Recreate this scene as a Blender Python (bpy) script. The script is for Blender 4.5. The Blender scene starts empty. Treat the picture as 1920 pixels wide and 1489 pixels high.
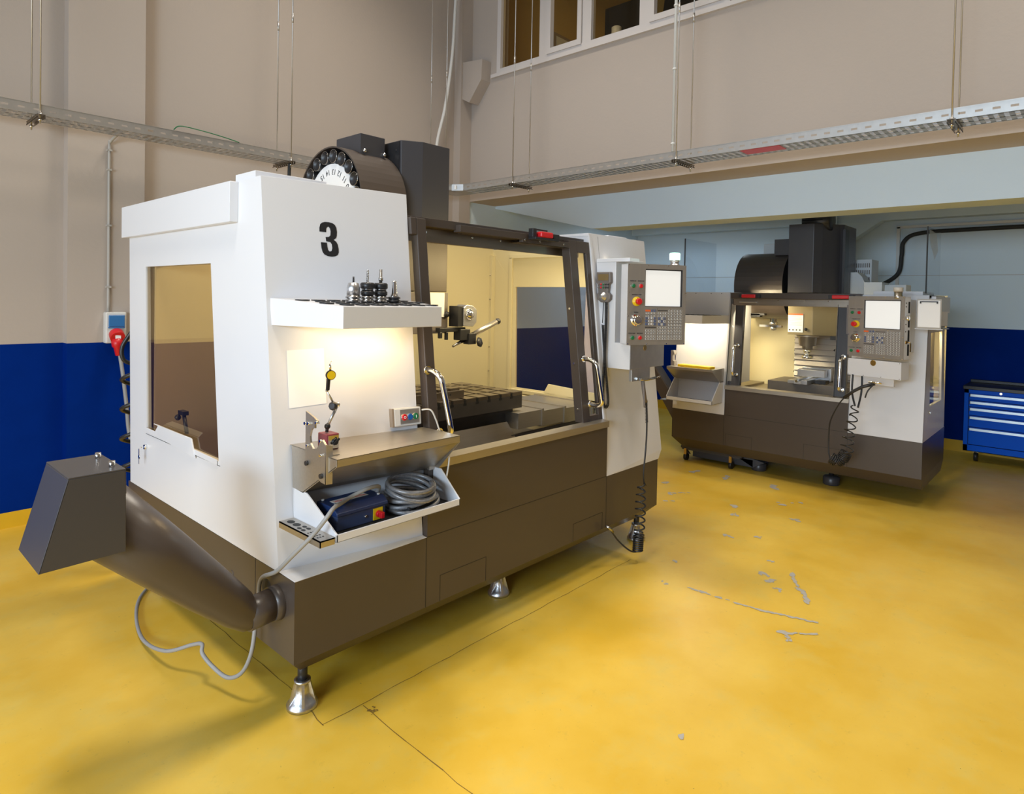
import bpy, bmesh, math, random
from mathutils import Vector, Matrix
random.seed(7)
PI = math.pi
sc = bpy.context.scene
C = sc.collection

# ------------------------------------------------------------------ camera
YAW, PIT, ROL, FPX, CX, CY = 0.738894, -0.0187917, 0.0189719, 1199.28, 961.0, 582.25
f0 = Vector((math.cos(YAW), math.sin(YAW), 0)); r0 = Vector((math.sin(YAW), -math.cos(YAW), 0)); u0 = Vector((0, 0, 1))
fw = f0*math.cos(PIT) + u0*math.sin(PIT); up = -f0*math.sin(PIT) + u0*math.cos(PIT)
rt = r0*math.cos(ROL) + up*math.sin(ROL); uu = up*math.cos(ROL) - r0*math.sin(ROL)
cam = bpy.data.objects.new('camera', bpy.data.cameras.new('camera')); C.objects.link(cam)
cam.matrix_world = Matrix(((rt.x, uu.x, -fw.x, 0), (rt.y, uu.y, -fw.y, 0), (rt.z, uu.z, -fw.z, 1.5), (0, 0, 0, 1)))
cam.data.sensor_width = 36; cam.data.lens = FPX/1920*36
cam.data.shift_x = (960-CX)/1920; cam.data.shift_y = (CY-744.5)/1920
cam.data.clip_start = .05
sc.camera = cam
# ------------------------------------------------------------------ world, lights, exposure
sc.view_settings.view_transform = 'Standard'; sc.view_settings.look = 'None'
sc.view_settings.gamma = 1; sc.view_settings.use_curve_mapping = False
sc.view_settings.exposure = 0.0
w = bpy.data.worlds.new('hall_air'); sc.world = w; w.use_nodes = True
w.node_tree.nodes['Background'].inputs[0].default_value = (.82, .88, 1, 1)
w.node_tree.nodes['Background'].inputs[1].default_value = .42
def area(name, loc, target, sx, sy, power, col, spread=PI):
    l = bpy.data.lights.new(name, 'AREA'); l.shape = 'RECTANGLE'; l.size = sx; l.size_y = sy
    l.energy = power; l.color = col; l.spread = spread
    o = bpy.data.objects.new(name, l); C.objects.link(o); o.location = loc
    d = Vector(target)-Vector(loc); o.rotation_euler = d.to_track_quat('-Z', 'Y').to_euler()
    return o
# assumed daylight from behind and left of the camera; unseen area light, no door
area('doorway_daylight', (-3.6, 1.6, 1.15), (4, 2.2, 1.05), 5.0, 2.3, 118, (.84, .90, 1))
area('window_daylight', (-3.4, .2, 2.2), (5.2, 1.5, 2.1), 2.4, .7, 175, (.64, .83, 1))  # unseen cool light added to brighten the beam and far wall; no window
# tungsten high-bay lamps assumed under the roof, unseen, no fixtures built
for lx, ly, p in ((.0, 1.5, 50), (2.6, 3.2, 58), (3.4, -.2, 38)):
    area('high_bay_lamp_light', (lx, ly, 5.9), (lx, ly, 0), .9, .9, p, (1, .91, .78), math.radians(105))
# added cool light below the mezzanine; tubes are assumed, none built
area('mezzanine_tube_light', (6.9, 3.7, 2.50), (6.9, 3.7, 0), .25, 1.5, 12, (.74, .88, 1))
area('gallery_office_light', (6.6, 3.2, 5.4), (6.6, 3.2, 0), 1, 1, 9, (1, .72, .35))  # assumed unseen lamp for the dim room behind the upstairs windows

# ------------------------------------------------------------------ materials
def mat(name, col, rough=.5, metal=0, noise=None, bump=0, bscale=200, spec=None, coat=0, aniso=None):
    m = bpy.data.materials.new(name); m.use_nodes = True
    nt = m.node_tree; b = nt.nodes['Principled BSDF']
    b.inputs['Base Color'].default_value = (*col, 1); b.inputs['Roughness'].default_value = rough
    b.inputs['Metallic'].default_value = metal
    if spec is not None: b.inputs['Specular IOR Level'].default_value = spec
    if coat: b.inputs['Coat Weight'].default_value = coat; b.inputs['Coat Roughness'].default_value = .08
    tc = nt.nodes.new('ShaderNodeTexCoord')
    if noise:
        amt, scale = noise[0], noise[1]
        n = nt.nodes.new('ShaderNodeTexNoise'); n.inputs['Scale'].default_value = scale; n.inputs['Detail'].default_value = 6
        mp = nt.nodes.new('ShaderNodeMapping'); nt.links.new(tc.outputs['Object'], mp.inputs[0])
        if len(noise) > 2: mp.inputs['Scale'].default_value = noise[2]
        nt.links.new(mp.outputs[0], n.inputs['Vector'])
        mx = nt.nodes.new('ShaderNodeMix'); mx.data_type = 'RGBA'
        mx.inputs[6].default_value = (*[c*(1-amt) for c in col], 1); mx.inputs[7].default_value = (*[min(1, c*(1+amt)) for c in col], 1)
        nt.links.new(n.outputs[0], mx.inputs[0]); nt.links.new(mx.outputs[2], b.inputs['Base Color'])
    if bump:
        n2 = nt.nodes.new('ShaderNodeTexNoise'); n2.inputs['Scale'].default_value = bscale; n2.inputs['Detail'].default_value = 4
        nt.links.new(tc.outputs['Object'], n2.inputs['Vector'])
        bp = nt.nodes.new('ShaderNodeBump'); bp.inputs['Strength'].default_value = bump; bp.inputs['Distance'].default_value = .01
        nt.links.new(n2.outputs[0], bp.inputs['Height']); nt.links.new(bp.outputs[0], b.inputs['Normal'])
    return m
def glass(name, tint, alpha, rough=.02):
    m = bpy.data.materials.new(name); m.use_nodes = True; nt = m.node_tree
    for n in list(nt.nodes): nt.nodes.remove(n)
    o = nt.nodes.new('ShaderNodeOutputMaterial'); t = nt.nodes.new('ShaderNodeBsdfTransparent'); t.inputs[0].default_value = (*tint, 1)
    g = nt.nodes.new('ShaderNodeBsdfGlossy'); g.inputs['Roughness'].default_value = rough
    f = nt.nodes.new('ShaderNodeFresnel'); f.inputs[0].default_value = 1.45
    ge = nt.nodes.new('ShaderNodeNewGeometry'); k = nt.nodes.new('ShaderNodeMath'); k.operation = 'SUBTRACT'; k.inputs[0].default_value = 1
    nt.links.new(ge.outputs['Backfacing'], k.inputs[1]); k2 = nt.nodes.new('ShaderNodeMath'); k2.operation = 'MULTIPLY'
    nt.links.new(k.outputs[0], k2.inputs[0]); nt.links.new(f.outputs[0], k2.inputs[1])
    mx = nt.nodes.new('ShaderNodeMixShader'); nt.links.new(k2.outputs[0], mx.inputs[0])
    nt.links.new(t.outputs[0], mx.inputs[1]); nt.links.new(g.outputs[0], mx.inputs[2])
    nt.links.new(mx.outputs[0], o.inputs[0]); return m
def glow(name, col, s, base=(.8, .8, .8)):
    m = bpy.data.materials.new(name); m.use_nodes = True; b = m.node_tree.nodes['Principled BSDF']
    b.inputs['Base Color'].default_value = (*base, 1); b.inputs['Emission Color'].default_value = (*col, 1); b.inputs['Emission Strength'].default_value = s
    return m
M = {}
M['white'] = mat('white_powder_coat', (.71, .715, .745), .32, noise=(.02, 2), bump=.03, bscale=350)
M['grey'] = mat('charcoal_powder_coat', (.068, .053, .044), .34, bump=.03, bscale=350)
M['greyb'] = mat('slate_powder_coat', (.052, .050, .055), .34, bump=.03, bscale=350)
M['dark'] = mat('dark_seam', (.012, .012, .012), .6)
M['black'] = mat('black_plastic', (.018, .018, .02), .38)
M['rubber'] = mat('black_rubber', (.02, .02, .02), .6)
M['steel'] = mat('brushed_stainless', (.50, .465, .415), .40, .9, noise=(.10, 4, (1, 30, 30)))
M['steeld'] = mat('stained_stainless', (.30, .26, .215), .36, 1, noise=(.15, 4, (1, 10, 10)))
M['panel'] = mat('brushed_panel_steel', (.36, .335, .31), .42, .55, noise=(.06, 5, (1, 40, 1)))
M['chrome'] = mat('chrome', (.82, .81, .79), .08, 1)
M['alu'] = mat('cast_aluminium', (.62, .62, .63), .33, 1, bump=.1, bscale=90)
M['galv'] = mat('galvanised_sheet', (.55, .54, .52), .38, .85, noise=(.12, 25))
M['tool'] = mat('tool_steel', (.5, .49, .48), .22, 1)
M['headp'] = mat('brown_head_cover', (.075, .055, .038), .45, 0, noise=(.15, 6))
M['cast'] = mat('dark_cast_iron', (.055, .048, .042), .45, noise=(.2, 20))
M['crack'] = mat('floor_crack', (.20, .12, .02), .8)
M['tabl'] = mat('grey_table_casting', (.17, .145, .12), .5, .3, noise=(.15, 12))
M['slat'] = mat('way_cover_slats', (.42, .385, .35), .45, .4)
M['headm'] = mat('ochre_head_cover', (.26, .21, .115), .42, .2, noise=(.1, 5))
M['paper'] = mat('white_paper', (.90, .90, .90), .8)
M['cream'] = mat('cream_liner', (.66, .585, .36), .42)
M['taupe'] = mat('taupe_liner', (.30, .235, .17), .45)  # taupe colour; on the large machine's lower liners it paints in shade
M['wall'] = mat('cream_wall_paint', (.45, .39, .342), .88, noise=(.03, 1.2), bump=.10, bscale=45)
M['wallblue'] = mat('blue_wall_paint', (.0, .020, .19), .7, noise=(.12, 6), bump=.1, bscale=60, spec=.04)
M['wallpale'] = mat('pale_wall_paint', (.64, .76, .86), .85, noise=(.03, 1.5), bump=.06, bscale=45)
M['wallyel'] = mat('yellow_base_paint', (.70, .42, .015), .5, noise=(.08, 8))
M['frame'] = mat('white_window_frame', (.62, .58, .56), .4)
M['office'] = mat('ochre_office_wall', (.50, .36, .13), .8)
M['red'] = mat('red_plastic', (.62, .012, .018), .35)
M['yellow'] = mat('yellow_plastic', (.85, .56, .01), .35)
M['greenb'] = mat('green_button', (.01, .16, .06), .35)
M['blueb'] = mat('blue_button', (.01, .10, .36), .35)
M['bluebox'] = mat('navy_enamel', (.012, .03, .105), .38)
M['bluebox2'] = mat('navy_enamel_front', (.045, .065, .14), .42)
M['cab'] = mat('blue_cabinet_enamel', (.0, .115, .80), .42, spec=.12)
M['cabal'] = mat('drawer_pull_aluminium', (.50, .56, .60), .4, .6)
M['maroon'] = mat('maroon_enamel', (.22, .035, .045), .35)
M['cable'] = mat('grey_cable', (.30, .30, .30), .5)
M['cablew'] = mat('white_cable', (.62, .60, .56), .5)
M['hosegrey'] = mat('braided_grey_hose', (.22, .22, .23), .35, .3, noise=(.5, 160))
M['jog'] = mat('taupe_plastic', (.17, .145, .13), .45)
M['lcd'] = mat('amber_display', (.20, .14, .06), .3)
M['cast_grey'] = mat('grey_caster_rubber', (.06, .065, .08), .5)
M['brass'] = mat('brass', (.6, .42, .15), .3, 1)
M['conduit'] = mat('grey_conduit', (.42, .40, .37), .5)
M['blueglass'] = mat('blue_socket_lid', (.04, .17, .42), .15)
M['whitepl'] = mat('white_plastic', (.66, .66, .64), .4)
M['ventw'] = mat('pale_drive_box', (.62, .65, .67), .45)
M['tape'] = mat('clear_tape', (.7, .74, .78), .25)
M['tape'].node_tree.nodes['Principled BSDF'].inputs['Alpha'].default_value = .35
M['screen'] = glow('lit_screen', (1, .985, .93), .62, (.35, .35, .34))
M['green_lamp'] = glow('green_beacon_glow', (.35, 1, .72), 3.5)
M['beige_lamp'] = mat('unlit_beacon_cap', (.62, .58, .52), .35)
M['tube_lamp'] = glow('lit_tube', (1, .86, .55), 6)
M['clear'] = glass('clear_acrylic', (.97, .97, .98), 1)
M['tint'] = glass('amber_tinted_glass', (.90, .84, .74), 1)
M['tintblue'] = glass('thin_tinted_glass', (.92, .89, .90), 1)
M['acryl'] = glass('hanging_acrylic', (.93, .95, .97), 1)
M['officeglass'] = glass('office_glass', (.9, .85, .74), 1)
M['orange'] = mat('orange_label', (.75, .14, .03), .5)
M['concrete'] = mat('bare_concrete', (.42, .40, .36), .8, noise=(.25, 60))

def floor_mat():
    m = bpy.data.materials.new('yellow_epoxy_floor'); m.use_nodes = True; nt = m.node_tree; L = nt.links
    b = nt.nodes['Principled BSDF']; tc = nt.nodes.new('ShaderNodeTexCoord')
    def noise(s, d=6, r=.6):
        n = nt.nodes.new('ShaderNodeTexNoise'); n.inputs['Scale'].default_value = s; n.inputs['Detail'].default_value = d
        n.inputs['Roughness'].default_value = r; L.new(tc.outputs['Object'], n.inputs['Vector']); return n.outputs[0]
    def ramp(src, p0, p1):
        r = nt.nodes.new('ShaderNodeMapRange'); r.inputs[1].default_value = p0; r.inputs[2].default_value = p1
        L.new(src, r.inputs[0]); return r.outputs[0]
    def mix(fac, a, bb, mul=1.0):
        x = nt.nodes.new('ShaderNodeMix'); x.data_type = 'RGBA'
        if mul != 1:
            mm = nt.nodes.new('ShaderNodeMath'); mm.operation = 'MULTIPLY'; mm.inputs[1].default_value = mul; L.new(fac, mm.inputs[0]); fac = mm.outputs[0]
        L.new(fac, x.inputs[0])
        for k, v in ((6, a), (7, bb)):
            if isinstance(v, tuple): x.inputs[k].default_value = (*v, 1)
            else: L.new(v, x.inputs[k])
        return x.outputs[2]
    c = mix(ramp(noise(1.6), .35, .68), (.70, .43, .034), (.80, .545, .085))
    c = mix(ramp(noise(5, 8, .7), .50, .75), c, (.66, .52, .13), .55)      # worn greyish haze
    c = mix(ramp(noise(14, 8, .75), .60, .80), c, (.34, .24, .045), .5)     # scuffs
    c = mix(ramp(noise(.9, 3), .58, .72), c, (.52, .32, .012), .5)
    c = mix(ramp(noise(75, 3), .71, .76), c, (.10, .075, .03), .7)          # small specks
    L.new(c, b.inputs['Base Color'])
    rr = nt.nodes.new('ShaderNodeMapRange'); rr.inputs[3].default_value = .26; rr.inputs[4].default_value = .48
    L.new(noise(4), rr.inputs[0]); L.new(rr.outputs[0], b.inputs['Roughness'])
    bp = nt.nodes.new('ShaderNodeBump'); bp.inputs['Strength'].default_value = .12; bp.inputs['Distance'].default_value = .01
    L.new(noise(9, 5), bp.inputs['Height']); L.new(bp.outputs[0], b.inputs['Normal'])
    return m
M['floor'] = floor_mat()

# ------------------------------------------------------------------ mesh builder
def V(*a): return Vector(a)
def spline(pts, n=8, closed=False):
    P = [Vector(p) for p in pts]; out = []
    m = len(P)
    for i in range(m if closed else m-1):
        a, b, c, d = (P[(i-1) % m] if closed or i > 0 else P[0]), P[i], P[(i+1) % m], (P[(i+2) % m] if closed or i+2 < m else P[-1])
        for k in range(n):
            t = k/n
            out.append(.5*((2*b)+(c-a)*t+(2*a-5*b+4*c-d)*t*t+(3*b-a-3*c+d)*t**3))
    if not closed: out.append(P[-1])
    return out
class MB:
    def __init__(s, mtx=None): s.b = bmesh.new(); s.m = mtx
    def _v(s, p):
        p = Vector(p); return s.b.verts.new(s.m @ p if s.m else p)
    def face(s, pts, mi=0, smooth=False):
        f = s.b.faces.new([s._v(p) for p in pts]); f.material_index = mi; f.smooth = smooth; return s
    def prism(s, pts, vec, mi=0):
        a = [s._v(p) for p in pts]; vec = Vector(vec); b = [s._v(Vector(p)+vec) for p in pts]; n = len(a)
        fs = [s.b.faces.new(a[::-1]), s.b.faces.new(b)]
        for i in range(n): fs.append(s.b.faces.new([a[i], a[(i+1) % n], b[(i+1) % n], b[i]]))
        for f in fs: f.material_index = mi
        return s
    def box(s, a, b, mi=0):
        x0, x1 = sorted((a[0], b[0])); y0, y1 = sorted((a[1], b[1])); z0, z1 = sorted((a[2], b[2]))
        return s.prism([(x0, y0, z0), (x1, y0, z0), (x1, y1, z0), (x0, y1, z0)], (0, 0, z1-z0), mi)
    def frame(s, outer, inner, vec, mi=0):        # plate with a hole, both quads in the same order
        for i in range(4):
            j = (i+1) % 4; s.prism([outer[i], outer[j], inner[j], inner[i]], vec, mi)
        return s
    def ring(s, c, ax, r, seg, u=None):
        ax = Vector(ax).normalized()
        if u is None: u = ax.orthogonal().normalized()
        v = ax.cross(u); c = Vector(c)
        return [s._v(c+u*r*math.cos(2*PI*k/seg)+v*r*math.sin(2*PI*k/seg)) for k in range(seg)]
    def lathe(s, base, ax, prof, seg=24, mi=0, caps=True, mis=None):   # prof: (distance along axis, radius)
        base = Vector(base); ax = Vector(ax).normalized(); u = ax.orthogonal().normalized(); prev = None
        for k, (d, r) in enumerate(prof):
            rg = s.ring(base+ax*d, ax, max(r, 1e-5), seg, u)
            m_ = mis[k] if mis else mi
            if prev:
                for i in range(seg):
                    f = s.b.faces.new([prev[i], prev[(i+1) % seg], rg[(i+1) % seg], rg[i]]); f.smooth = abs(prof[k][1]-prof[k-1][1]) < 1e-4 or abs(d-prof[k-1][0]) > 1e-4; f.material_index = m_
            elif caps: f = s.b.faces.new(rg[::-1]); f.material_index = m_
            prev = rg
        if caps: f = s.b.faces.new(prev); f.material_index = m_
        return s
    def cyl(s, p0, p1, r, r1=None, seg=20, mi=0, caps=True):
        p0 = Vector(p0); p1 = Vector(p1); return s.lathe(p0, p1-p0, [(0, r), ((p1-p0).length, r if r1 is None else r1)], seg, mi, caps)
    def tube(s, pts, r, seg=10, mi=0, closed=False):
        P = [Vector(p) for p in pts]; n = len(P); rings = []; u = None
        for i in range(n):
            t = (P[(i+1) % n]-P[i-1]) if closed or 0 < i < n-1 else (P[1]-P[0] if i == 0 else P[-1]-P[-2])
            t.normalize()
            u = t.orthogonal() if u is None else u-t*u.dot(t)
            if u.length < 1e-6: u = t.orthogonal()
            u.normalize()
            rings.append(s.ring(P[i], t, r(i/(n-1)) if callable(r) else r, seg, u))
        for i in range(n if closed else n-1):
            a, b = rings[i], rings[(i+1) % n]
            for k in range(seg):
                f = s.b.faces.new([a[k], a[(k+1) % seg], b[(k+1) % seg], b[k]]); f.smooth = True; f.material_index = mi
        if not closed:
            for rg in (rings[0][::-1], rings[-1]): f = s.b.faces.new(rg); f.material_index = mi
        return s
    def ball(s, c, r, mi=0, sc_=(1, 1, 1), seg=14):
        prev = None; c = Vector(c); n = seg//2+1
        for i in range(n+1):
            th = PI*i/n; rr = math.sin(th); rg = []
            if i in (0, n): rg = [s._v(c+V(0, 0, r*sc_[2]*math.cos(th)))]*1
            else: rg = [s._v(c+V(r*sc_[0]*rr*math.cos(2*PI*k/seg), r*sc_[1]*rr*math.sin(2*PI*k/seg), r*sc_[2]*math.cos(th))) for k in range(seg)]
            if prev:
                for k in range(seg):
                    if len(prev) == 1: q = [prev[0], rg[k], rg[(k+1) % seg]]
                    elif len(rg) == 1: q = [prev[k], rg[0], prev[(k+1) % seg]]
                    else: q = [prev[k], rg[k], rg[(k+1) % seg], prev[(k+1) % seg]]
                    f = s.b.faces.new(q); f.smooth = True; f.material_index = mi
            prev = rg
        return s
    def build(s, name, mats, parent=None, bevel=0, kind=None, label=None):
        me = bpy.data.meshes.new(name)
        bmesh.ops.recalc_face_normals(s.b, faces=s.b.faces)
        if parent is not None: s.b.transform(wm(parent).inverted())
        s.b.to_mesh(me); s.b.free()
        for m_ in ([mats] if isinstance(mats, str) else mats): me.materials.append(M[m_])
        o = bpy.data.objects.new(name, me); C.objects.link(o)
        if parent is not None: o.parent = parent
        if bevel:
            bv = o.modifiers.new('edge', 'BEVEL'); bv.width = bevel; bv.segments = 2; bv.limit_method = 'ANGLE'; bv.angle_limit = .6
        if kind: o['kind'] = kind
        if label: o['label'] = label
        return o
def wm(o):
    m = o.matrix_basis.copy()
    return wm(o.parent) @ m if o.parent else m
def thing(name, label, cat, loc, rz=0, group=None):
    o = bpy.data.objects.new(name, None); C.objects.link(o); o.location = loc; o.rotation_euler = (0, 0, rz)
    o.empty_display_size = .1; tag(o, label, cat, group); return o
def tag(o, label, cat, group=None):
    o['label'] = label; o['category'] = cat
    if group: o['group'] = group
    return o
def copy_tree(o, parent=None):
    c = o.copy(); C.objects.link(c); c.parent = parent
    for ch in [x for x in C.objects if x.parent == o]: copy_tree(ch, c)
    return c
def text(name, s_, size, mtx, m_, parent, space=1.0, depth=.0006):
    cu = bpy.data.curves.new(name, 'FONT'); cu.body = s_; cu.size = size; cu.align_x = 'CENTER'; cu.align_y = 'CENTER'
    cu.extrude = depth; cu.space_character = space
    t = bpy.data.objects.new(name+'_src', cu); C.objects.link(t)
    dg = bpy.context.evaluated_depsgraph_get()
    me = bpy.data.meshes.new_from_object(t.evaluated_get(dg)); bpy.data.objects.remove(t)
    me.transform(wm(parent).inverted() @ mtx if parent else mtx); me.materials.clear(); me.materials.append(M[m_])
    o = bpy.data.objects.new(name, me); C.objects.link(o); o.parent = parent; return o
def face_mtx(o, x, up_):       # matrix with local x along x, local y along up, z out
    x = Vector(x).normalized(); up_ = Vector(up_).normalized(); z = x.cross(up_)
    return Matrix(((x.x, up_.x, z.x, o[0]), (x.y, up_.y, z.y, o[1]), (x.z, up_.z, z.z, o[2]), (0, 0, 0, 1)))
def struct(name, mb, mats): return mb.build(name, mats, kind='structure')
# ================================================================== THE ROOM
XM, YW, YP, XB = 4.68, 5.0, 4.9, 8.05       # mezzanine wall, side wall, its pilasters, far wall
# floor with chipped patches and joints
m = MB(); m.box((-4, -5, -.1), (XB+.2, 5.2, 0))
rnd = random.Random(3)
nz = [0]
def chip(x, y, r, el=1, ang=0, mi=1, z=.0012):
    nz[0] += 1; z += nz[0]*.000006; n = 9; pts = []
    for k in range(n):
        a = 2*PI*k/n; q = r*rnd.uniform(.55, 1.2); px, py = q*math.cos(a)*el, q*math.sin(a)
        pts.append((x+px*math.cos(ang)-py*math.sin(ang), y+px*math.sin(ang)+py*math.cos(ang), z))
    m.face(pts, mi)
for x, y, r in ((5.25, 2.58, .035), (5.29, 2.26, .03), (5.30, 1.93, .035), (4.53, 2.415, .03), (4.34, 2.33, .022), (4.56, 1.94, .03), (4.42, 1.83, .022),
                (4.75, 2.6, .02), (4.62, 2.35, .018), (3.064, 1.658, .014), (3.56, 1.31, .020), (3.50, 1.25, .026), (3.42, 1.19, .018), (2.023, 1.016, .012), (2.98, 1.0, .02),
                (2.95, .98, .016), (3.95, 1.7, .02), (4.9, 1.7, .022), (5.0, 1.62, .02), (4.1, 1.55, .015), (3.75, 1.35, .012), (4.6, 1.5, .02), (3.35, 1.75, .012)):
    for k in range(3): chip(x+rnd.uniform(-r, r)*1.5, y+rnd.uniform(-r, r)*1.5, r*rnd.uniform(.4, .9), 1.7, rnd.uniform(0, 3))
def streak(pts, wd, n, mi=1):
    P = spline(pts, 8)
    for k in range(n):
        p = P[int(k/n*(len(P)-1))]; d = P[min(len(P)-1, int(k/n*(len(P)-1))+1)]-p; chip(p.x+rnd.uniform(-1, 1)*wd*.4, p.y+rnd.uniform(-1, 1)*wd*.4, wd*rnd.uniform(.4, 1), 2.2, math.atan2(d.y, d.x), mi)
streak([(3.104, 1.528, 0), (3.118, 1.21, 0), (3.16, 1.05, 0), (3.187, .933, 0)], .012, 34)
streak([(3.66, 1.20, 0), (3.5, 1.11, 0), (3.35, 1.013, 0)], .020, 14)
streak([(2.98, 1.007, 0), (3.03, .95, 0), (3.08, .90, 0)], .012, 8)
for k in range(22): chip(1.368+rnd.uniform(-.017, .017), 1.89+rnd.uniform(-.022, .022), rnd.uniform(.0015, .005), 1.1, rnd.uniform(0, 3), 3)
def joint(pts, wd=.0016):
    P = [Vector(p) for p in pts]
    for a, b in zip(P, P[1:]):
        d = (b-a).normalized(); q = V(-d.y, d.x, 0)*wd*rnd.uniform(.5, 1.1); m.face([a-q+V(0, 0, .0008), b-q+V(0, 0, .0008), b+q+V(0, 0, .0008), a+q+V(0, 0, .0008)], 3)
def wob(a, b, n=26, s=.003):
    a, b = Vector(a), Vector(b); return [a.lerp(b, k/n)+V(rnd.uniform(-s, s), rnd.uniform(-s, s), 0) for k in range(n+1)]
joint(wob((1.237, 4.0, 0), (1.226, 2.17, 0)), .0014); joint(wob((1.226, 2.17, 0), (1.2, 1.95, 0), 5))
joint(wob((1.20, 1.952, 0), (3.2, 1.952, 0), 40)); joint(wob((1.359, 1.943, 0), (1.33, .9, 0), 16)); joint(wob((1.0, 1.2, 0), (.2, 1.25, 0), 12), .001)
m.build('floor', ['floor', 'concrete', 'dark', 'crack'], kind='structure')
# side wall (faces -Y), blue dado up to 1.16, pilasters
BL = 1.155
def dado_wall(name, a, b, top, blue=BL, mats=('wall', 'wallblue', 'wallyel'), base=.10):
    m = MB(); (x0, y0), (x1, y1) = a, b
    m.box((x0, y0, blue), (x1, y1, top), 0); m.box((x0, y0, base), (x1, y1, blue), 1); m.box((x0, y0, 0), (x1, y1, base), 2)
    return m.build(name, list(mats), kind='structure')
dado_wall('wall_left', (-4, YW), (XM, YW+.2), 6.2)
dado_wall('wall_pilaster_left', (1.113, YP), (1.562, YW), 6.2)
dado_wall('wall_pilaster_corner', (4.525, YP), (XM, YW), 6.2)
dado_wall('wall_mezzanine_left', (XM, YP+.02), (XB, YW+.2), 2.75, mats=('wallpale', 'wallblue', 'wallyel'))
m = MB(); m.prism([(4.548, YP, 3.55), (4.548, 4.80, 3.50), (4.548, 4.63, 3.70), (4.548, 4.62, 3.90), (4.548, YP, 3.93)], (XM-4.548, 0, 0))
m.build('wall_corbel', 'wall', kind='structure')
# far wall under the mezzanine
m = MB(); m.box((XB, -5, 1.286), (XB+.2, 5.2, 2.75), 0); m.box((XB, -5, .11), (XB+.2, 5.2, 1.286), 1); m.box((XB-.012, -5, 0), (XB+.2, 5.2, .115), 2)
m.box((XB-.004, -5, 1.828), (XB, 5.2, 1.833), 3); 
struct('wall_far', m, ['wallpale', 'wallblue', 'wallyel', 'conduit'])
dado_wall('wall_right', (-4, -5.2), (XB, -5), 6.2)
# mezzanine: hall-side wall with a window band, soffit, deep pale beam, slab
WZ = 3.80
m = MB(); m.box((XM, -5, 2.51), (XM+.14, YP+.1, WZ-.05)); m.box((XM, 4.52, WZ-.05), (XM+.14, YP+.1, 6.2)); m.box((XM, -5, 5.2), (XM+.14, 4.52, 6.2))
m.box((XM+.14, -5, 2.51), (5.09, YP+.05, 2.62))
struct('wall_mezzanine', m, ['wall'])
m = MB(); m.prism([(5.09, -5, 2.19), (5.09, 3.62, 2.19), (5.09, 4.95, 2.49), (5.09, 4.95, 2.78), (5.09, -5, 2.78)], (.3, 0, 0))
struct('trim_beam', m, ['wallpale'])
m = MB(); m.box((5.09, -5, 2.72), (XB+.2, 5.2, 2.85)); m.box((7.90, -5, 2.43), (XB, 5.0, 2.72)); m.box((7.86, 2.20, .0), (XB, 2.60, 2.72)); m.prism([(7.88, 2.20, 2.12), (7.88, 1.75, 2.43), (7.88, 2.20, 2.43)], (.16, 0, 0))
struct('ceiling_mezzanine', m, ['wallpale'])
m = MB(); m.box((-4, -5, 6.2), (XB+.2, 5.2, 6.4)); struct('ceiling', m, ['wall'])
# gallery office behind the windows
m = MB(); m.box((XB-.2, -1, 2.85), (XB, 5.2, 6.2)); m.box((XM+.14, 4.92, 2.85), (XB, 5.0, 6.2)); m.box((5.2, .9, 2.85), (XB, 1.0, 6.2))
struct('wall_office', m, ['office'])
# window band : frames and panes
ys = [4.54, 3.935, 3.43, 2.84, 2.10]
m = MB(); m.box((XM-.03, 1.0, WZ-.07), (XM+.08, 4.60, WZ-.035))
struct('trim_sill', m, ['frame'])
for i in range(4):
    hi, lo = ys[i], ys[i+1]
    m = MB(); x0, x1 = XM-.005, XM+.06
    m.box((x0, hi, WZ-.04), (x1, hi-.05, 5.2)); m.box((x0, lo, WZ-.04), (x1, lo+.045, 5.2)); m.box((x0, hi-.05, WZ-.04), (x1, lo+.045, WZ+.01)); m.box((x0, hi, 5.15), (x1, lo, 5.2))
    if i in (1, 3):
        m.box((x0-.015, hi-.055, WZ), (x1-.03, hi-.10, 5.15)); m.box((x0-.015, lo+.05, WZ), (x1-.03, lo+.095, 5.15)); m.box((x0-.015, hi-.10, WZ), (x1-.03, lo+.095, WZ+.05))
    w_ = struct('window_%d' % (i+1), m, ['frame'])
    m = MB(); m.box((XM+.03, hi-.05, WZ), (XM+.034, lo+.045, 5.15)); m.build('pane', ['officeglass'], w_)
# things in the gallery office
t = thing('picture_frame', 'small framed notice on the ochre wall behind the second upstairs window', 'picture', (6.2, 4.9, 4.55))
MB().box((6.03, 4.90, 4.36), (6.45, 4.915, 4.72)).build('frame', 'taupe', t, .004); MB().box((6.07, 4.894, 4.40), (6.41, 4.899, 4.68)).build('picture', 'whitepl', t)
t = thing('computer_monitor', 'black computer monitor standing behind the third upstairs window', 'monitor', (5.0, 3.2, 3.80))
MB().box((5.0, 2.93, 3.93), (5.04, 3.46, 4.22)).build('screen', 'black', t, .008); MB().box((5.03, 3.16, 3.80), (5.06, 3.24, 3.95)).build('stand', 'black', t); MB().box((4.96, 3.08, 3.78), (5.12, 3.32, 3.80)).build('base', 'black', t)
tag(MB().lathe((4.90, 3.26, 3.79), (0, 0, 1), [(0, .045), (.17, .045), (.18, .03)], 20).build('desk_cup', 'whitepl'), 'white cylindrical cup on the ledge in front of the upstairs monitor', 'cup')
t = thing('office_chair', 'dark high-backed office chair behind the fourth upstairs window', 'chair', (5.9, 2.62, 3.55))
MB().prism([(5.72, 2.86, 4.05), (5.72, 3.24, 4.05), (5.72, 3.28, 4.3), (5.72, 3.24, 4.62), (5.72, 3.10, 4.75), (5.72, 2.90, 4.7), (5.72, 2.82, 4.4)], (.08, 0, 0)).build('backrest', 'black', t, .02)
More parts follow.
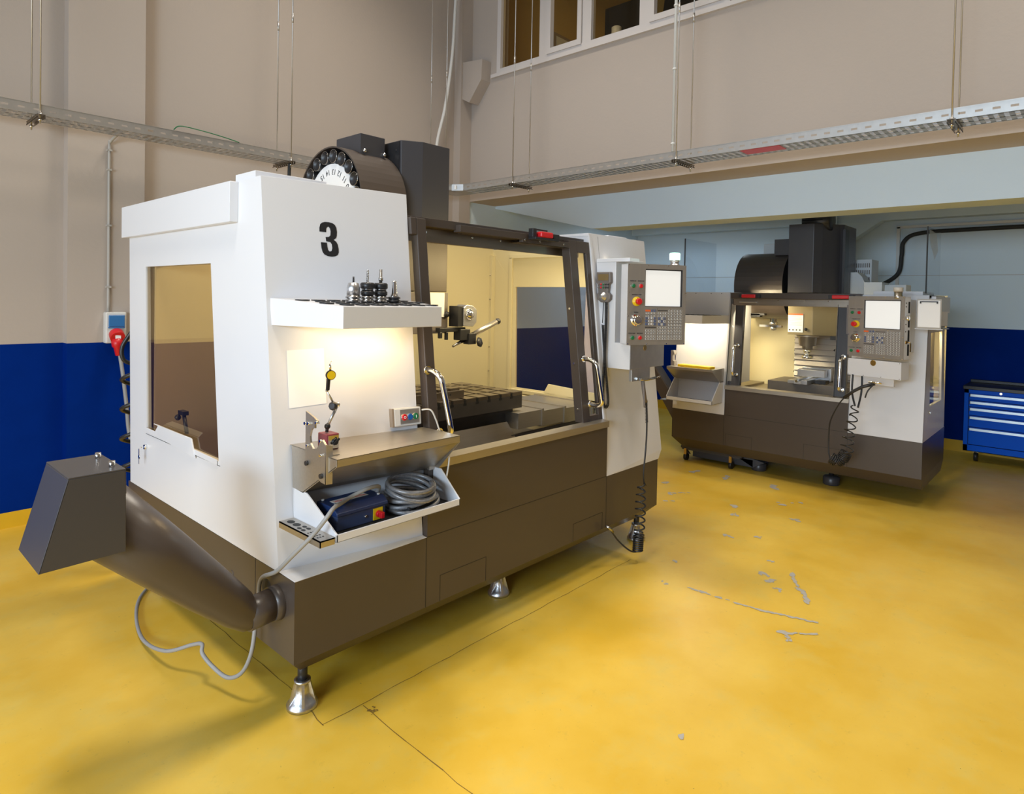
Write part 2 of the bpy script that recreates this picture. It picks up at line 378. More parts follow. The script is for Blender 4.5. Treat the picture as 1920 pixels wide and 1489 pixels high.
MB().box((5.72, 2.82, 3.70), (6.15, 3.28, 3.78)).build('seat', 'black', t, .02)
tag(MB().box((4.88, 1.4, 3.66), (5.6, 4.5, 3.78)).build('office_desk', 'taupe'), 'long office desk running behind the upstairs windows', 'desk')

# ------------------------------------------------------------------ cable trays
def tray(name, label, p, horiz, a, b, zb=2.512):
    # p: near / far edge coordinates across the run; a..b along the run
    t = thing(name, label, 'cable tray', (a, p[0], zb) if horiz else (p[0], a, zb))
    T = (lambda u, v, z: (u, v, z)) if horiz else (lambda u, v, z: (v, u, z))
    def bx(m, u0, v0, z0, u1, v1, z1, mi=0): m.box(T(u0, v0, z0), T(u1, v1, z1), mi)
    L = abs(b-a); s0 = min(a, b)
    for k, v in enumerate(p):            # side rails with slots
        m = MB(); v1 = v+(.002 if k else -.002); pit = .075; n = int(L/pit)
        bx(m, s0, v, zb, s0+L, v1, zb+.022); bx(m, s0, v, zb+.034, s0+L, v1, zb+.06)
        for i in range(n+1):
            u = s0+i*pit; bx(m, u, v, zb+.022, min(u+pit*.55, s0+L), v1, zb+.034)
        bx(m, s0, v-.004, zb+.058, s0+L, v+.004, zb+.061)
        m.build('side_rail', 'galv', t)
    m = MB(); pit = .045; n = int(L/pit)   # perforated bottom: two edge strips, cross slats
    bx(m, s0, p[0], zb, s0+L, p[0]+.018, zb+.002); bx(m, s0, p[1]-.018, zb, s0+L, p[1], zb+.002); bx(m, s0, (p[0]+p[1])/2-.006, zb, s0+L, (p[0]+p[1])/2+.006, zb+.002)
    for i in range(n): u = s0+i*pit; bx(m, u, p[0]+.01, zb, u+pit*.52, p[1]-.01, zb+.0015)
    m.build('tray_bottom', 'galv', t)
    return t
t1 = tray('cable_tray', 'perforated galvanised cable tray hanging along the left wall', (4.55, 4.75), True, -1.5, 4.16)
t2 = tray('cable_tray', 'perforated galvanised cable tray crossing in front of the upstairs wall', (4.16, 4.36), False, -2.5, 4.45)
m = MB(); m.prism([(4.16, 4.45, 2.512), (4.36, 4.45, 2.512), (4.36, 4.75, 2.512), (4.10, 4.75, 2.512), (4.10, 4.55, 2.512)], (0, 0, .002)); m.box((4.36, 4.45, 2.512), (4.362, 4.75, 2.572)); m.box((4.1, 4.748, 2.512), (4.36, 4.75, 2.572))
m.prism([(4.16, 4.45, 2.514), (4.162, 4.45, 2.514), (4.102, 4.55, 2.514), (4.10, 4.55, 2.514)], (0, 0, .058)); m.build('corner_plate', 'galv', t1)
MB().box((4.115, 4.50, 2.525), (4.12, 4.54, 2.562)).build('label_plate', 'paper', t1)
MB().box((4.17, 1.52, 2.5106), (4.30, 1.78, 2.5118)).build('red_label', 'red', t2, label='red sticker under the tray')
def hanger(x0, y0, x1, y1, label, grp):
    t = thing('tray_hanger', label, 'hanger', (x0, y0, 2.49), 0, grp)
    d = (Vector((x1, y1, 0))-Vector((x0, y0, 0))).normalized(); q = V(-d.y, d.x, 0)*.02; e = d*.03
    a = V(x0, y0, 2.488)-e; b = V(x1, y1, 2.488)+e
    m = MB()
    for s_ in (-1, 1):                    # slotted strut: two flanges, top web in pieces
        n = 9; st = (b-a)/n
        for k in range(n):
            p = a+st*k; m.prism([p+q*s_, p+q*s_+st*.62, p+q*(s_*.88)+st*.62, p+q*(s_*.88)], (0, 0, .0205))
        m.prism([a+q*s_, b+q*s_, b+q*(s_*.85), a+q*(s_*.85)], (0, 0, .005))
    m.prism([a-q+V(0, 0, .0185), b-q+V(0, 0, .0185), b+q+V(0, 0, .0185), a+q+V(0, 0, .0185)], (0, 0, .0025))
    m.build('strut', 'steeld', t)
    for x, y in ((x0, y0), (x1, y1)):
        z0 = 2.46; r_ = MB().cyl((x, y, z0), (x, y, 6.2), .0045, seg=8).cyl((x, y, 3.55), (x, y, 3.62), .008, seg=8).build('threaded_rod', 'galv', t)
        [MB().cyl((x, y, zn), (x, y, zn+.012), .011, seg=6).build('nut', 'chrome', r_) for zn in (2.508, 2.475)]
g1, g2 = 'hangers of the left cable tray', 'hangers of the crossing cable tray'
hanger(.895, 4.54, .895, 4.76, 'strut on two rods holding the left tray beside the wall seam', g1)
hanger(2.456, 4.54, 2.456, 4.76, 'strut on two rods holding the left tray behind the tool drum', g1)
hanger(4.01, 4.54, 4.01, 4.76, 'strut on two rods near the tray corner, behind the tall grey column', g1)
hanger(4.15, 3.81, 4.37, 3.81, 'strut on two rods holding the crossing tray below the first upstairs window', g2)
hanger(4.15, 2.235, 4.37, 2.235, 'strut on two rods holding the crossing tray beside the white conduit', g2)
hanger(4.15, .60, 4.37, .60, 'strut on two rods holding the crossing tray at the right of the photo', g2)
# conduits and cables on the walls
t = thing('conduit', 'white conduit running up the tray rod beside the upstairs window', 'conduit', (4.155, 2.26, 2.56))
MB().cyl((4.15, 2.262, 2.57), (4.15, 2.262, 6.2), .011, seg=12).build('pipe', 'whitepl', t)
for z in (2.62, 3.15, 3.6): MB().cyl((4.15, 2.262, z), (4.15, 2.262, z+.012), .016, seg=12).build('clip', 'whitepl', t)
t = thing('conduit', 'thin grey conduit going down the left wall to the red plug socket', 'conduit', (1.342, 4.89, 1.36))
MB().tube(spline([(1.342, 4.885, 1.36), (1.342, 4.885, 1.8), (1.342, 4.885, 2.43), (1.345, 4.87, 2.49), (1.36, 4.80, 2.525), (1.37, 4.74, 2.53)], 6), .009, 10).build('pipe', 'conduit', t)
for z in (1.52, 1.93, 2.30, 2.43): MB().box((1.328, 4.872, z), (1.356, 4.9, z+.012)).build('clip', 'conduit', t)
tag(MB().tube(spline([(4.43, 4.83, 6.19), (4.40, 4.83, 5.2), (4.36, 4.83, 4.35), (4.33, 4.83, 3.9), (4.26, 4.84, 3.4), (4.17, 4.85, 3.02), (4.1, 4.8, 2.6)], 8), .016, 8).build('loose_cable', 'whitepl'), 'pale cable hanging slanted in the corner beside the tall column', 'cable')
tag(MB().tube(spline([(2.45, 4.55, 2.50), (2.45, 4.55, 2.3), (2.46, 4.5, 1.7)], 6), .013, 8).build('drop_cable', 'rubber'), 'black cable dropping from the left tray behind the white cabinet', 'cable')
tag(MB().tube(spline([(1.62, 4.54, 2.575), (1.66, 4.53, 2.605), (1.80, 4.535, 2.603), (1.95, 4.54, 2.59), (2.06, 4.545, 2.575)], 8), .0035, 6).build('earth_wire', 'greenb'), 'thin dark green wire looping over the edge of the left tray', 'wire')
for x, z in ((4.40, 3.66), (4.40, 4.07)): tag(MB().ball((x, 4.997, z), .012, 0, (1, .4, 1)).build('wall_anchor', 'wall'), 'small painted bolt head on the corner wall, %s of the two' % ('lower' if z < 3.8 else 'upper'), 'bolt', 'bolts on the corner wall')
# industrial socket with plug
t = thing('wall_socket', 'white industrial wall socket with blue lid above the blue dado', 'socket', (1.376, 4.9, 1.15))
MB().box((1.316, 4.84, 1.150), (1.440, 4.9, 1.358)).build('housing', 'whitepl', t, .008)
MB().box((1.332, 4.828, 1.262), (1.426, 4.842, 1.338)).box((1.33, 4.832, 1.25), (1.428, 4.842, 1.262)).build('lid', 'blueglass', t, .004)
MB().cyl((1.375, 4.845, 1.22), (1.375, 4.80, 1.185), .036, seg=24).build('outlet', 'whitepl', t)
t = thing('power_plug', 'red five-pin plug pushed into the wall socket', 'plug', (1.398, 4.80, 1.1))
MB().cyl((1.370, 4.815, 1.215), (1.366, 4.765, 1.19), .044, seg=24).build('collar', 'red', t, .004)
MB().lathe((1.366, 4.79, 1.185), (.12, -.1, -1), [(0, .036), (.05, .034), (.06, .026), (.11, .023), (.115, .016)], 20).build('body', 'red', t)
MB().box((1.350, 4.756, 1.186), (1.382, 4.760, 1.208)).build('label_plate', 'paper', t)
tag(MB().tube(spline([(1.380, 4.778, 1.09), (1.395, 4.76, .95), (1.415, 4.75, .75), (1.44, 4.73, .5), (1.53, 4.6, .25), (1.7, 4.4, .02), (1.9, 4.2, .01)], 10), .012, 8).build('power_cable', 'cable'), 'grey power cable hanging from the red plug', 'cable')
# wall pipes below the mezzanine
t = thing('conduit', 'white square conduit bending from the far wall beside the black hose', 'conduit', (8.03, 1.61, 1.0))
MB().box((8.015, 1.60, .3), (8.05, 1.632, 2.36)).build('pipe', 'whitepl', t); MB().box((8.015, -4.5, 2.345), (8.05, 1.632, 2.372)).build('pipe', 'whitepl', t)
tag(MB().tube(spline([(7.98, -3, 2.32), (7.98, 0, 2.30), (7.98, .9, 2.295), (7.98, 1.4, 2.28), (7.98, 1.55, 2.2), (7.98, 1.57, 2.05), (7.98, 1.60, 1.85), (7.9, 1.75, 1.72), (7.6, 1.85, 1.65), (7.0, 1.8, 1.6)], 10), .022, 10).build('black_hose', 'rubber'), 'thick black hose bending down the far wall behind the smaller machine', 'hose')
# ------------------------------------------------------------------ blue drawer cabinet
t = thing('tool_cabinet', 'blue drawer cabinet on casters standing against the dark blue wall', 'cabinet', (7.8, .5, 0))
cx0, cx1, cy0, cy1 = 7.60, 8.02, -.45, .925
m = MB(); m.box((cx0, cy0, .10), (cx1, cy1, .105)); m.box((cx0, cy0, .10), (cx1, cy0+.03, .70)); m.box((cx0, cy1-.035, .10), (cx1, cy1, .70)); m.box((cx1-.01, cy0, .1), (cx1, cy1, .70)); m.box((cx0, cy0, .10), (cx0+.02, cy1, .16)); m.box((cx0, cy0, .665), (cx0+.02, cy1, .70)); m.box((cx0+.02, cy0, .68), (cx1, cy1, .70))
m.box((cx0+.03, cy0+.03, .16), (cx0+.04, cy1-.035, .67), 1); m.build('body', ['cab', 'dark'], t)
MB().box((cx0-.02, cy0-.01, .70), (cx1, cy1+.01, .735)).box((cx1-.03, cy0, .735), (cx1, cy1, .765)).build('top', 'black', t, .004)
zz = [.665, .595, .53, .447, .335, .163]
for k in range(5):
    d = MB().box((cx0-.002, cy0+.035, zz[k+1]+.004), (cx0+.02, cy1-.040, zz[k]-.002)).build('drawer', 'cab', t, .002)
    MB().prism([(cx0-.002, cy0+.04, zz[k]-.006), (cx0-.026, cy0+.04, zz[k]-.008), (cx0-.028, cy0+.04, zz[k]-.03), (cx0-.002, cy0+.04, zz[k]-.034)], (0, cy1-cy0-.09, 0)).build('pull', 'cabal', d)
    MB().box((cx0-.029, cy1-.051, zz[k]-.034), (cx0, cy1-.045, zz[k]-.006)).build('pull_cap', 'black', d)
MB().cyl((cx0-.012, .64, .683), (cx0, .64, .683), .011).build('lock', 'chrome', t)
for y in (.82, .42, -.35):
    c = MB().box((cx0+.03, y-.012, .05), (cx0+.10, y-.008, .10)).box((cx0+.03, y+.018, .05), (cx0+.10, y+.022, .10)).box((cx0+.02, y-.02, .093), (cx0+.11, y+.03, .10)).build('caster', 'chrome', t)
    MB().cyl((cx0+.05, y-.012, .046), (cx0+.05, y+.02, .046), .045, seg=20).build('wheel', 'black', c)
# ================================================================== THE LARGE MACHINE (marked 3)
def pendant(parent, mtx, yaw, side_cut=False, wide=.37):
    """operator panel; local x right along its face, -y towards the viewer, origin bottom-left of the face"""
    W, H_, D = .356, .447, .075
    T = Matrix.Translation(mtx) @ Matrix.Rotation(yaw, 4, 'Z') @ Matrix.Diagonal((wide/W, 1, 1, 1))
    m = MB(T); m.box((0, .003, .004), (.004, D, H_-.004)); m.box((W-.004, .003, .004), (W, D, H_-.004)); m.box((0, .003, H_-.006), (W, D, H_-.002)); m.box((0, .003, .002), (W, D, .006)); m.box((.004, D-.004, .004), (W-.004, D, H_-.004))
    if side_cut:
        for k in range(4): m.box((W+.0005, .045, .03+.1*k), (W+.001, D-.008, .11+.1*k), 1)
        for z in (.40, .375, .25, .20): m.cyl((W, .02, z), (W+.001, .02, z), .005, seg=8, mi=1)
    body = m.build('control_panel', ['white', 'dark'], parent)
    m = MB(T); sx0, sx1, sz0, sz1 = .105, .335, .212, .420
    m.frame([(0, 0, 0), (W, 0, 0), (W, 0, H_), (0, 0, H_)], [(sx0, 0, sz0), (sx1, 0, sz0), (sx1, 0, sz1), (sx0, 0, sz1)], (0, .004, 0))
    m.build('face_plate', 'panel', body)
    m = MB(T)
    for x, z in ((.006, .006), (.12, .006), (.24, .006), (.35, .006), (.006, .441), (.12, .441), (.24, .441), (.35, .441), (.006, .16), (.006, .29), (.35, .16), (.35, .29), (.18, .20), (.26, .20)): m.cyl((x, -.0015, z), (x, .001, z), .0032, seg=8)
    m.build('screws', 'chrome', body)
    m = MB(T); m.frame([(sx0, .004, sz0), (sx1, .004, sz0), (sx1, .004, sz1), (sx0, .004, sz1)], [(sx0+.003, .004, sz0+.003), (sx1-.006, .004, sz0+.003), (sx1-.006, .004, sz1-.006), (sx0+.003, .004, sz1-.006)], (0, .012, 0), 1)
    m.box((sx0+.002, .012, sz0+.002), (sx1-.005, .016, sz1-.005), 0); m.build('screen', ['screen', 'black'], body)
    for x, z, c, r in ((.030, .325, 'greenb', .009), (.075, .325, 'red', .009), (.030, .040, 'greenb', .009), (.075, .040, 'red', .009)):
        MB(T).lathe((x, 0, z), (0, -1, 0), [(0, r*1.35), (.006, r*1.3), (.0065, r), (.013, r*.92)], 16, mis=[1, 1, 0, 0]).build('push_button', [c, 'chrome'], body)
    MB(T).lathe((.053, 0, .240), (0, -1, 0), [(0, .026), (.004, .026), (.0045, .012), (.018, .010), (.019, .017), (.032, .018), (.036, .012)], 24, mis=[1, 1, 1, 1, 0, 0, 0]).build('emergency_stop', ['red', 'yellow'], body)
    MB(T).lathe((.052, 0, .137), (0, -1, 0), [(0, .033), (.004, .032), (.0045, .026), (.022, .025), (.026, .020)], 28).build('jog_dial', 'chrome', body)
    m = MB(T); ks = .0105
    def key(x, z, mi=0, s_=ks): m.box((x-s_/2, -.003, z-s_/2), (x+s_/2, 0, z+s_/2), mi); m.box((x-s_*.40, -.0036, z-s_*.30), (x+s_*.30, -.003, z+s_*.40), 4)
    zs = [.190, .176, .160, .145, .129, .112, .096, .080, .064, .048, .033]
    for r, z in enumerate(zs):
        for k, x in enumerate((.116, .133, .150, .167)):
            if r == 0:
                if k == 0: m.box((.108, -.003, z-.005), (.138, 0, z+.005), 1)
                elif k > 1: key(x, z, 2)
            elif r in (3, 4, 5): key(x, z+.003, 2 if k in (0, 3) else 3)
            elif r == 6: m.box((x-.008, -.0006, z-.001), (x+.008, 0, z+.003), 5) if r == 6 else None
            else: key(x, z)
        for k, x in enumerate((.190, .2055, .221, .2365)):
            if r == 0: m.box((x-.008, -.0006, z-.001), (x+.008, 0, z+.002), 5)
            elif r in (3, 4, 5): key(x+.004, z+.002, 2 if (k+r) % 2 else 3) if k < 3 else None
            else: key(x, z)
        for x in (.256, .2745, .293, .3105, .328): key(x, z)
    m.build('keypad', ['whitepl', 'orange', 'blueb', 'paper', 'jog', 'black'], body)
    for s_, x, z in (('POWER ON', .030, .352), ('POWER OFF', .077, .352), ('EMERGENCY STOP', .053, .277), ('HANDLE', .052, .18), ('CYCLE START', .030, .064), ('FEED HOLD', .077, .064)):
        tx = text('lettering', s_, .0068, T @ face_mtx((x, -.0008, z), (1, 0, 0), (0, 0, 1)), 'black', None)
        tx.data.transform(wm(body).inverted()); tx.parent = body
    return body
def handle(parent, a, b, out, r=.012):
    a, b, out = Vector(a), Vector(b), Vector(out); k = (b-a)*.16
    P = spline([a, a+out*.55, a+out*.95+k*.5, a+out+k*1.4, (a+b)/2+out, b+out-k*1.4, b+out*.95-k*.5, b+out*.55, b], 6)
    h = MB().tube(P, r, 14).build('handle', 'chrome', parent)
    ax = out.normalized()
    MB().cyl(a-ax*.002, a+ax*.006, r*1.5).build('collar', 'chrome', h); MB().cyl(b-ax*.002, b+ax*.006, r*1.5).build('collar', 'chrome', h)
    return h
def foot(parent, x, y, ztop, r=.055):
    f = MB().cyl((x, y, .09), (x, y, ztop), .0175, seg=20).build('leveling_foot', 'black', parent)
    m = MB().lathe((x, y, 0), (0, 0, 1), [(0, r), (.012, r*1.02), (.024, r*.84), (.05, r*.50), (.088, r*.42), (.092, r*.54), (.1, r*.54), (.101, r*.36)], 28)
    for k in range(5):
        a = 2*PI*k/5+.5; c, s_ = math.cos(a), math.sin(a); q = V(-s_, c, 0)*.005; p = V(x, y, 0)
        m.prism([p+V(c, s_, 0)*r*.95+V(0, 0, .012)-q, p+V(c, s_, 0)*r*.3+V(0, 0, .014)-q, p+V(c, s_, 0)*r*.3+V(0, 0, .092)-q, p+V(c, s_, 0)*r*.53+V(0, 0, .092)-q], q*2)
    m.build('foot_pad', 'alu', f, label='silver cast foot pad'); return f

M1 = thing('milling_machine', 'large white and charcoal milling machine marked with a black 3', 'milling machine', (1.115, 2.0, 0))
ZS = .513
# skirt
m = MB(); X0, X1, Y0, Y1 = 1.115, 3.57, 2.0, 3.70
lo = [(X0+.055, Y0+.055), (X1-.12, Y0+.055), (X1-.12, Y1-.05), (X0+.055, Y1-.05)]; hi = [(X0, Y0), (X1, Y0), (X1, Y1), (X0, Y1)]
for i in range(4):
    j = (i+1) % 4; a, b = hi[i], hi[j]; c, d = lo[j], lo[i]
    m.face([(*a, .225), (*b, .225), (*b, ZS), (*a, ZS)]); m.face([(*d, .165), (*c, .165), (*b, .225), (*a, .225)])
m.face([(*p, .165) for p in lo[::-1]]); m.face([(*p, ZS) for p in hi])
m.box((1.697, Y0-.0008, .225), (1.6995, Y0+.01, ZS), 1); m.box((3.004, Y0-.0008, .225), (3.0065, Y0+.01, ZS), 1)
def seam_rect(m, x0, z0, x1, z1, y):
    for q in (((x0, z0), (x0+.002, z1)), ((x1-.002, z0), (x1, z1)), ((x0, z1-.002), (x1, z1))): m.box((q[0][0], y-.0008, q[0][1]), (q[1][0], y+.01, q[1][1]), 1)
seam_rect(m, 1.775, .225, 2.05, .335, Y0); seam_rect(m, 2.70, .225, 2.97, .320, Y0)
m.box((X0-.0008, 2.286, .225), (X0+.01, 2.288, ZS), 1); m.cyl((X0-.002, 2.486, .393), (X0+.002, 2.486, .393), .017, seg=20, mi=0)
m.cyl((X0-.001, 2.198, .43), (X0+.002, 2.198, .43), .034, seg=24, mi=1)
m.build('base_skirt', ['grey', 'dark'], M1)
MB().box((1.702, Y0, ZS), (3.003, Y0+.03, .80)).box((1.702, Y0-.0006, ZS), (3.003, Y0, ZS+.0025), 1).build('front_panel', ['grey', 'dark'], M1, label='charcoal front panel')
MB().prism([(1.70, 1.992, .792), (1.70, 1.992, .826), (1.70, 2.05, .832), (1.70, 2.05, .82), (1.70, 2.0, .792)], (1.308, 0, 0)).build('sill', 'steel', M1, label='stainless steel door sill')
for x, y in ((1.206, 2.10), (3.50, 2.10), (1.206, 3.60), (3.50, 3.60), (2.35, 2.20)): foot(M1, x, y, .17)
# left enclosure
def PY(x, z): return 2.114-.15*(x-1.115)+.1175*(z-.515)
m = MB(); m.frame([(X0, 2.114, .515), (X0, 2.281, 1.935), (X0, 3.72, 1.935), (X0, 3.67, .515)], [(X0, 2.614, .815), (X0, 2.71, 1.622), (X0, 3.474, 1.622), (X0, 3.440, .812)], (.022, 0, 0))
m.box((X0+.018, 2.66, 1.622), (X0+.05, 3.474, 1.645)); m.box((X0-.0008, 2.60, .798), (X0+.01, 3.45, .800), 1)
m.prism([(X0+.023, 2.30, 1.933), (X0+.023, 3.72, 1.933), (X0+.023, 3.72, 1.915), (X0+.023, 2.30, 1.915)], (.16, 0, 0))
m.build('left_side_panel', ['white', 'dark'], M1)
m = MB(); A, B, C_, D_ = [(x, PY(x, z), z) for x, z in ((X0, .515), (X0, 1.935), (1.716, 1.935), (1.700, .515))]
m.prism([A, B, C_, D_], (.003, .018, 0)); m.prism([(X0, 2.0, ZS), A, D_, (1.70, 2.0, ZS)], (0, 0, .002)); m.box((X0+.024, PY(X0, 1.935)+.02, 1.917), (1.714, 2.5, 1.9345))
m.build('left_front_panel', ['white'], M1, .0015)
m = MB(); m.box((X0+.005, 2.335, 1.935), (1.42, 2.50, 1.962)); m.build('top_cap', 'white', M1, .002)
MB().prism([(X0-.03, 2.468, 1.775), (X0-.03, 2.468, 1.932), (X0-.03, 3.74, 1.932), (X0-.03, 3.74, 1.775)], (.03, 0, 0)).box((X0-.034, 2.462, 1.775), (X0, 2.468, 1.93)).build('side_rail_cover', 'white', M1, .002)
MB().box((X0+.006, 2.60, .80), (X0+.010, 3.50, 1.64)).build('side_window_pane', 'tint', M1, label='amber tinted side window')
sf = MB().prism([(X0-.004, 2.83, .790), (X0-.004, 2.87, .868), (X0-.004, 3.26, .868), (X0-.004, 3.32, .815)], (-.006, 0, 0)).prism([(X0-.01, 2.87, .868), (X0-.01, 3.26, .868), (X0-.035, 3.24, .880), (X0-.035, 2.89, .880)], (0, 0, .004)).prism([(X0-.002, 2.62, .800), (X0-.002, 2.62, .822), (X0-.002, 3.44, .832), (X0-.002, 3.44, .812)], (-.004, 0, 0)).build('window_ledge', 'white', M1, .001)
MB().tube([(X0+.03, 3.02, .86), (X0+.03, 3.06, .95)], .009, 8).box((X0+.02, 3.04, .94), (X0+.045, 3.10, .958)).ball((X0+.02, 3.10, .925), .014).build('latch', 'black', sf)
k = MB().cyl((X0-.012, 3.44, .735), (X0, 3.44, .735), .012).build('door_lock', 'chrome', M1)
MB().cyl((X0-.03, 3.44, .735), (X0-.012, 3.44, .735), .002, seg=6).box((X0-.034, 3.435, .700), (X0-.032, 3.446, .73)).lathe((X0-.034, 3.44, .69), (1, 0, 0), [(0, .011), (.002, .011)], 14).box((X0-.034, 3.437, .655), (X0-.032, 3.444, .68)).build('key', 'chrome', k)
# painted number 3
o3 = [(372, 803), (373, 775), (380, 750), (393, 738), (412, 731), (440, 730), (466, 735), (481, 746), (490, 765), (493, 795), (490, 822), (483, 840), (466, 852), (484, 864), (494, 884), (499, 915), (498, 940), (490, 957), (473, 968), (448, 973), (420, 971), (398, 961), (386, 943), (380, 915), (378, 877), (419, 877), (421, 906), (425, 928), (436, 938), (449, 932), (455, 912), (453, 886), (444, 871), (415, 867), (412, 838), (436, 834), (446, 822), (449, 795), (446, 774), (437, 762), (426, 765), (419, 778), (417, 803)]
m = MB(); P3 = [(1.326+(px-372)/127*.074, 1.7855-(py-730)/243*.135-(px-372)*.000012) for px, py in o3]
m.prism([(x, PY(x, z)-.0004, z) for x, z in P3], (0, -.0008, 0)); m.build('number_3', 'black', M1, label='black painted figure 3')
# white tool shelf and its lamp
zt, zb_ = 1.468, 1.386
q = [(1.128, PY(1.128, 1.46)), (1.207, 1.87), (1.646, 1.87), (1.722, PY(1.722, 1.46)-.002)]
m = MB(); 
for i in range(3):
    a, b = Vector((*q[i], 0)), Vector((*q[i+1], 0)); n_ = V(-(b-a).y, (b-a).x, 0).normalized()*.004
    m.prism([a+V(0, 0, zb_), b+V(0, 0, zb_), b+V(0, 0, 1.460+.020*(b.y-1.87)/.30), a+V(0, 0, 1.460+.020*(a.y-1.87)/.30)], n_)
ZY = lambda y: 1.462+.020*(y-1.87)/.30
m.prism([(x, y, ZY(y)-.003) for x, y in q], (0, 0, .003))
shelf = m.build('tool_shelf', ['white'], M1, .002)
sl = []
for r, (y, n) in enumerate(((2.115, 9), (2.05, 8), (1.985, 7), (1.925, 7))):
    for k in range(n):
        x = 1.195+.032*(r % 2)+k*.064+r*.010
        if x > 1.70-(2.1-y)*.28 or x < 1.175+(2.1-y)*.22: continue
        sl.append((x, y))
for x, y in sl: MB().lathe((x, y, ZY(y)), (0, 0, 1), [(0, .026), (.004, .026), (.0042, .019), (.0008, .0185)], 18, mis=[0, 0, 0, 1]).build('socket_ring', ['black', 'dark'], shelf)
lamp = MB().box((1.24, 1.99, 1.42), (1.62, 2.05, 1.44)).build('shelf_lamp', 'whitepl', M1); MB().box((1.25, 1.995, 1.412), (1.61, 2.045, 1.42)).build('tube', 'tube_lamp', lamp)
area('shelf_lamp_light', (1.43, 2.02, 1.405), (1.43, 2.02, .9), .34, .05, 1.7, (1, .68, .32))
# stainless work table and tray under it
m = MB(); TL, TR, TY, TZ = 1.176, 1.735, 1.848, .953
m.prism([(TL, TY, TZ-.003), (TR, TY, TZ-.003), (TR, PY(TR, TZ), TZ-.003), (TL, PY(TL, TZ), TZ-.003)], (0, 0, .003)); m.prism([(TL, TY, TZ-.026), (TR, TY, TZ-.026), (TR, TY, TZ), (TL, TY, TZ)], (0, .003, 0))
for x, s_ in ((TL, .003), (TR, -.003)):
    yb = PY(x, .85); m.prism([(x, TY, TZ-.026), (x, TY, TZ), (x, yb, TZ), (x, yb-.01, .80), (x, yb-.085, .795)], (s_, 0, 0))
m.prism([(TL, TY+.002, TZ-.026), (TR, TY+.002, TZ-.026), (TR, 2.0, .797), (TL, 2.06, .797)], (0, .003, .003))
m.build('work_table', ['steel'], M1, .001)
m = MB(); Tf, Tz = 1.842, .676
m.prism([(TL, Tf, Tz), (TR, Tf, Tz), (TR, 2.03, Tz), (TL, 2.12, Tz)], (0, 0, .003)); m.prism([(TL, Tf, Tz), (TR, Tf, Tz), (TR, Tf, Tz+.026), (TL, Tf, Tz+.026)], (0, .006, 0))
for x, s_ in ((TL, .006), (TR, -.006)):
    yb = PY(x, .72)-.005; m.prism([(x, Tf, Tz), (x, Tf, Tz+.026), (x, yb-.085, .800), (x, yb, .800), (x, yb, Tz)], (s_, 0, 0))
m.prism([(TL, 2.128, .80), (TR, 2.045, .80), (TR, 2.03, Tz), (TL, 2.12, Tz)], (0, .003, 0)); m.prism([(TL+.01, Tf+.008, Tz+.0035), (TR-.01, Tf+.008, Tz+.0035), (TR-.01, 2.03, Tz+.0035), (TL+.01, 2.11, Tz+.0035)], (0, 0, .002), 1)
m.build('storage_tray', ['white', 'rubber'], M1, .001, label='white open tray lined with black rubber')
m = MB(); m.box((1.118, 1.848, .690), (1.173, 2.12, .694)); m.box((1.118, 1.848, .672), (1.173, 1.851, .694)); m.box((1.118, 1.848, .672), (1.121, 2.12, .694))
for x, y, rx, ry in [(1.145, 2.085, .013, .018), (1.145, 2.045, .013, .018)]+[(1.134+.02*(k % 2), 2.008-.026*(k//2), .007, .011) for k in range(4)]+[(1.131+.010*(k % 3), 1.945-.02*(k//3), .0035, .0045) for k in range(12)]:
    m.face([(x+rx*math.cos(a*PI/6), y+ry*math.sin(a*PI/6), .6944) for a in range(12)], 1)
m.build('tool_rack', ['steel', 'dark'], M1, label='perforated stainless tool rack')
# right enclosure
m = MB(); m.prism([(3.006, 2.0, ZS), (3.018, 2.168, 1.885), (3.628, 2.166, 1.876), (3.615, 2.0, .567), (3.58, 2.0, ZS)], (0, .02, 0))
m.prism([(3.014, 2.03, .80), (3.018, 2.150, 1.80), (3.018, 2.20, 1.80), (3.014, 2.07, .80)], (.02, 0, 0)); m.prism([(3.018, 2.152, 1.80), (3.018, 2.168, 1.885), (3.018, 2.48, 1.885), (3.018, 2.48, 1.80)], (.02, 0, 0)); m.box((3.015, 2.168, 1.87), (3.628, 2.6, 1.885)); m.prism([(3.628, 2.18, 1.876), (3.628, 2.6, 1.885), (3.60, 2.6, .6), (3.60, 2.02, .6)], (-.02, 0, 0))
m.box((3.30, 2.22, 1.885), (3.50, 2.40, 1.90)); m.prism([(3.105, PYd, z) for PYd, z in ((2.0655, 1.06), (2.1655, 1.872), (2.167, 1.872), (2.067, 1.06))], (.002, 0, 0), 1)
m.build('right_front_panel', ['white', 'dark'], M1, .0015)
m = MB(); m.frame([(3.50, 2.07, .55), (3.50, 2.20, 1.865), (3.50, 3.42, 1.865), (3.50, 3.42, .55)], [(3.50, 2.30, .845), (3.50, 2.36, 1.585), (3.50, 3.165, 1.585), (3.50, 3.15, .845)], (.02, 0, 0))
m.box((3.485, 3.19, .80), (3.50, 3.215, 1.80)); m.box((3.485, 2.3, 1.795), (3.50, 3.215, 1.82)); m.box((3.48, 2.2, .81), (3.50, 3.215, .835)); m.box((3.47, 2.2, .79), (3.50, 3.26, .80))
m.prism([(3.49, 2.86, .84), (3.49, 2.82, .905), (3.49, 2.35, .88), (3.49, 2.35, .82)], (-.01, 0, 0))
m.build('right_side_panel', 'cream', M1, .001); MB().box((3.508, 2.3, .84), (3.511, 3.17, 1.59)).build('right_window_pane', 'tintblue', M1)
MB().box((3.472, 2.545, .875), (3.478, 2.575, .975)).box((3.46, 2.53, .965), (3.478, 2.59, .978)).build('latch', 'black', M1)
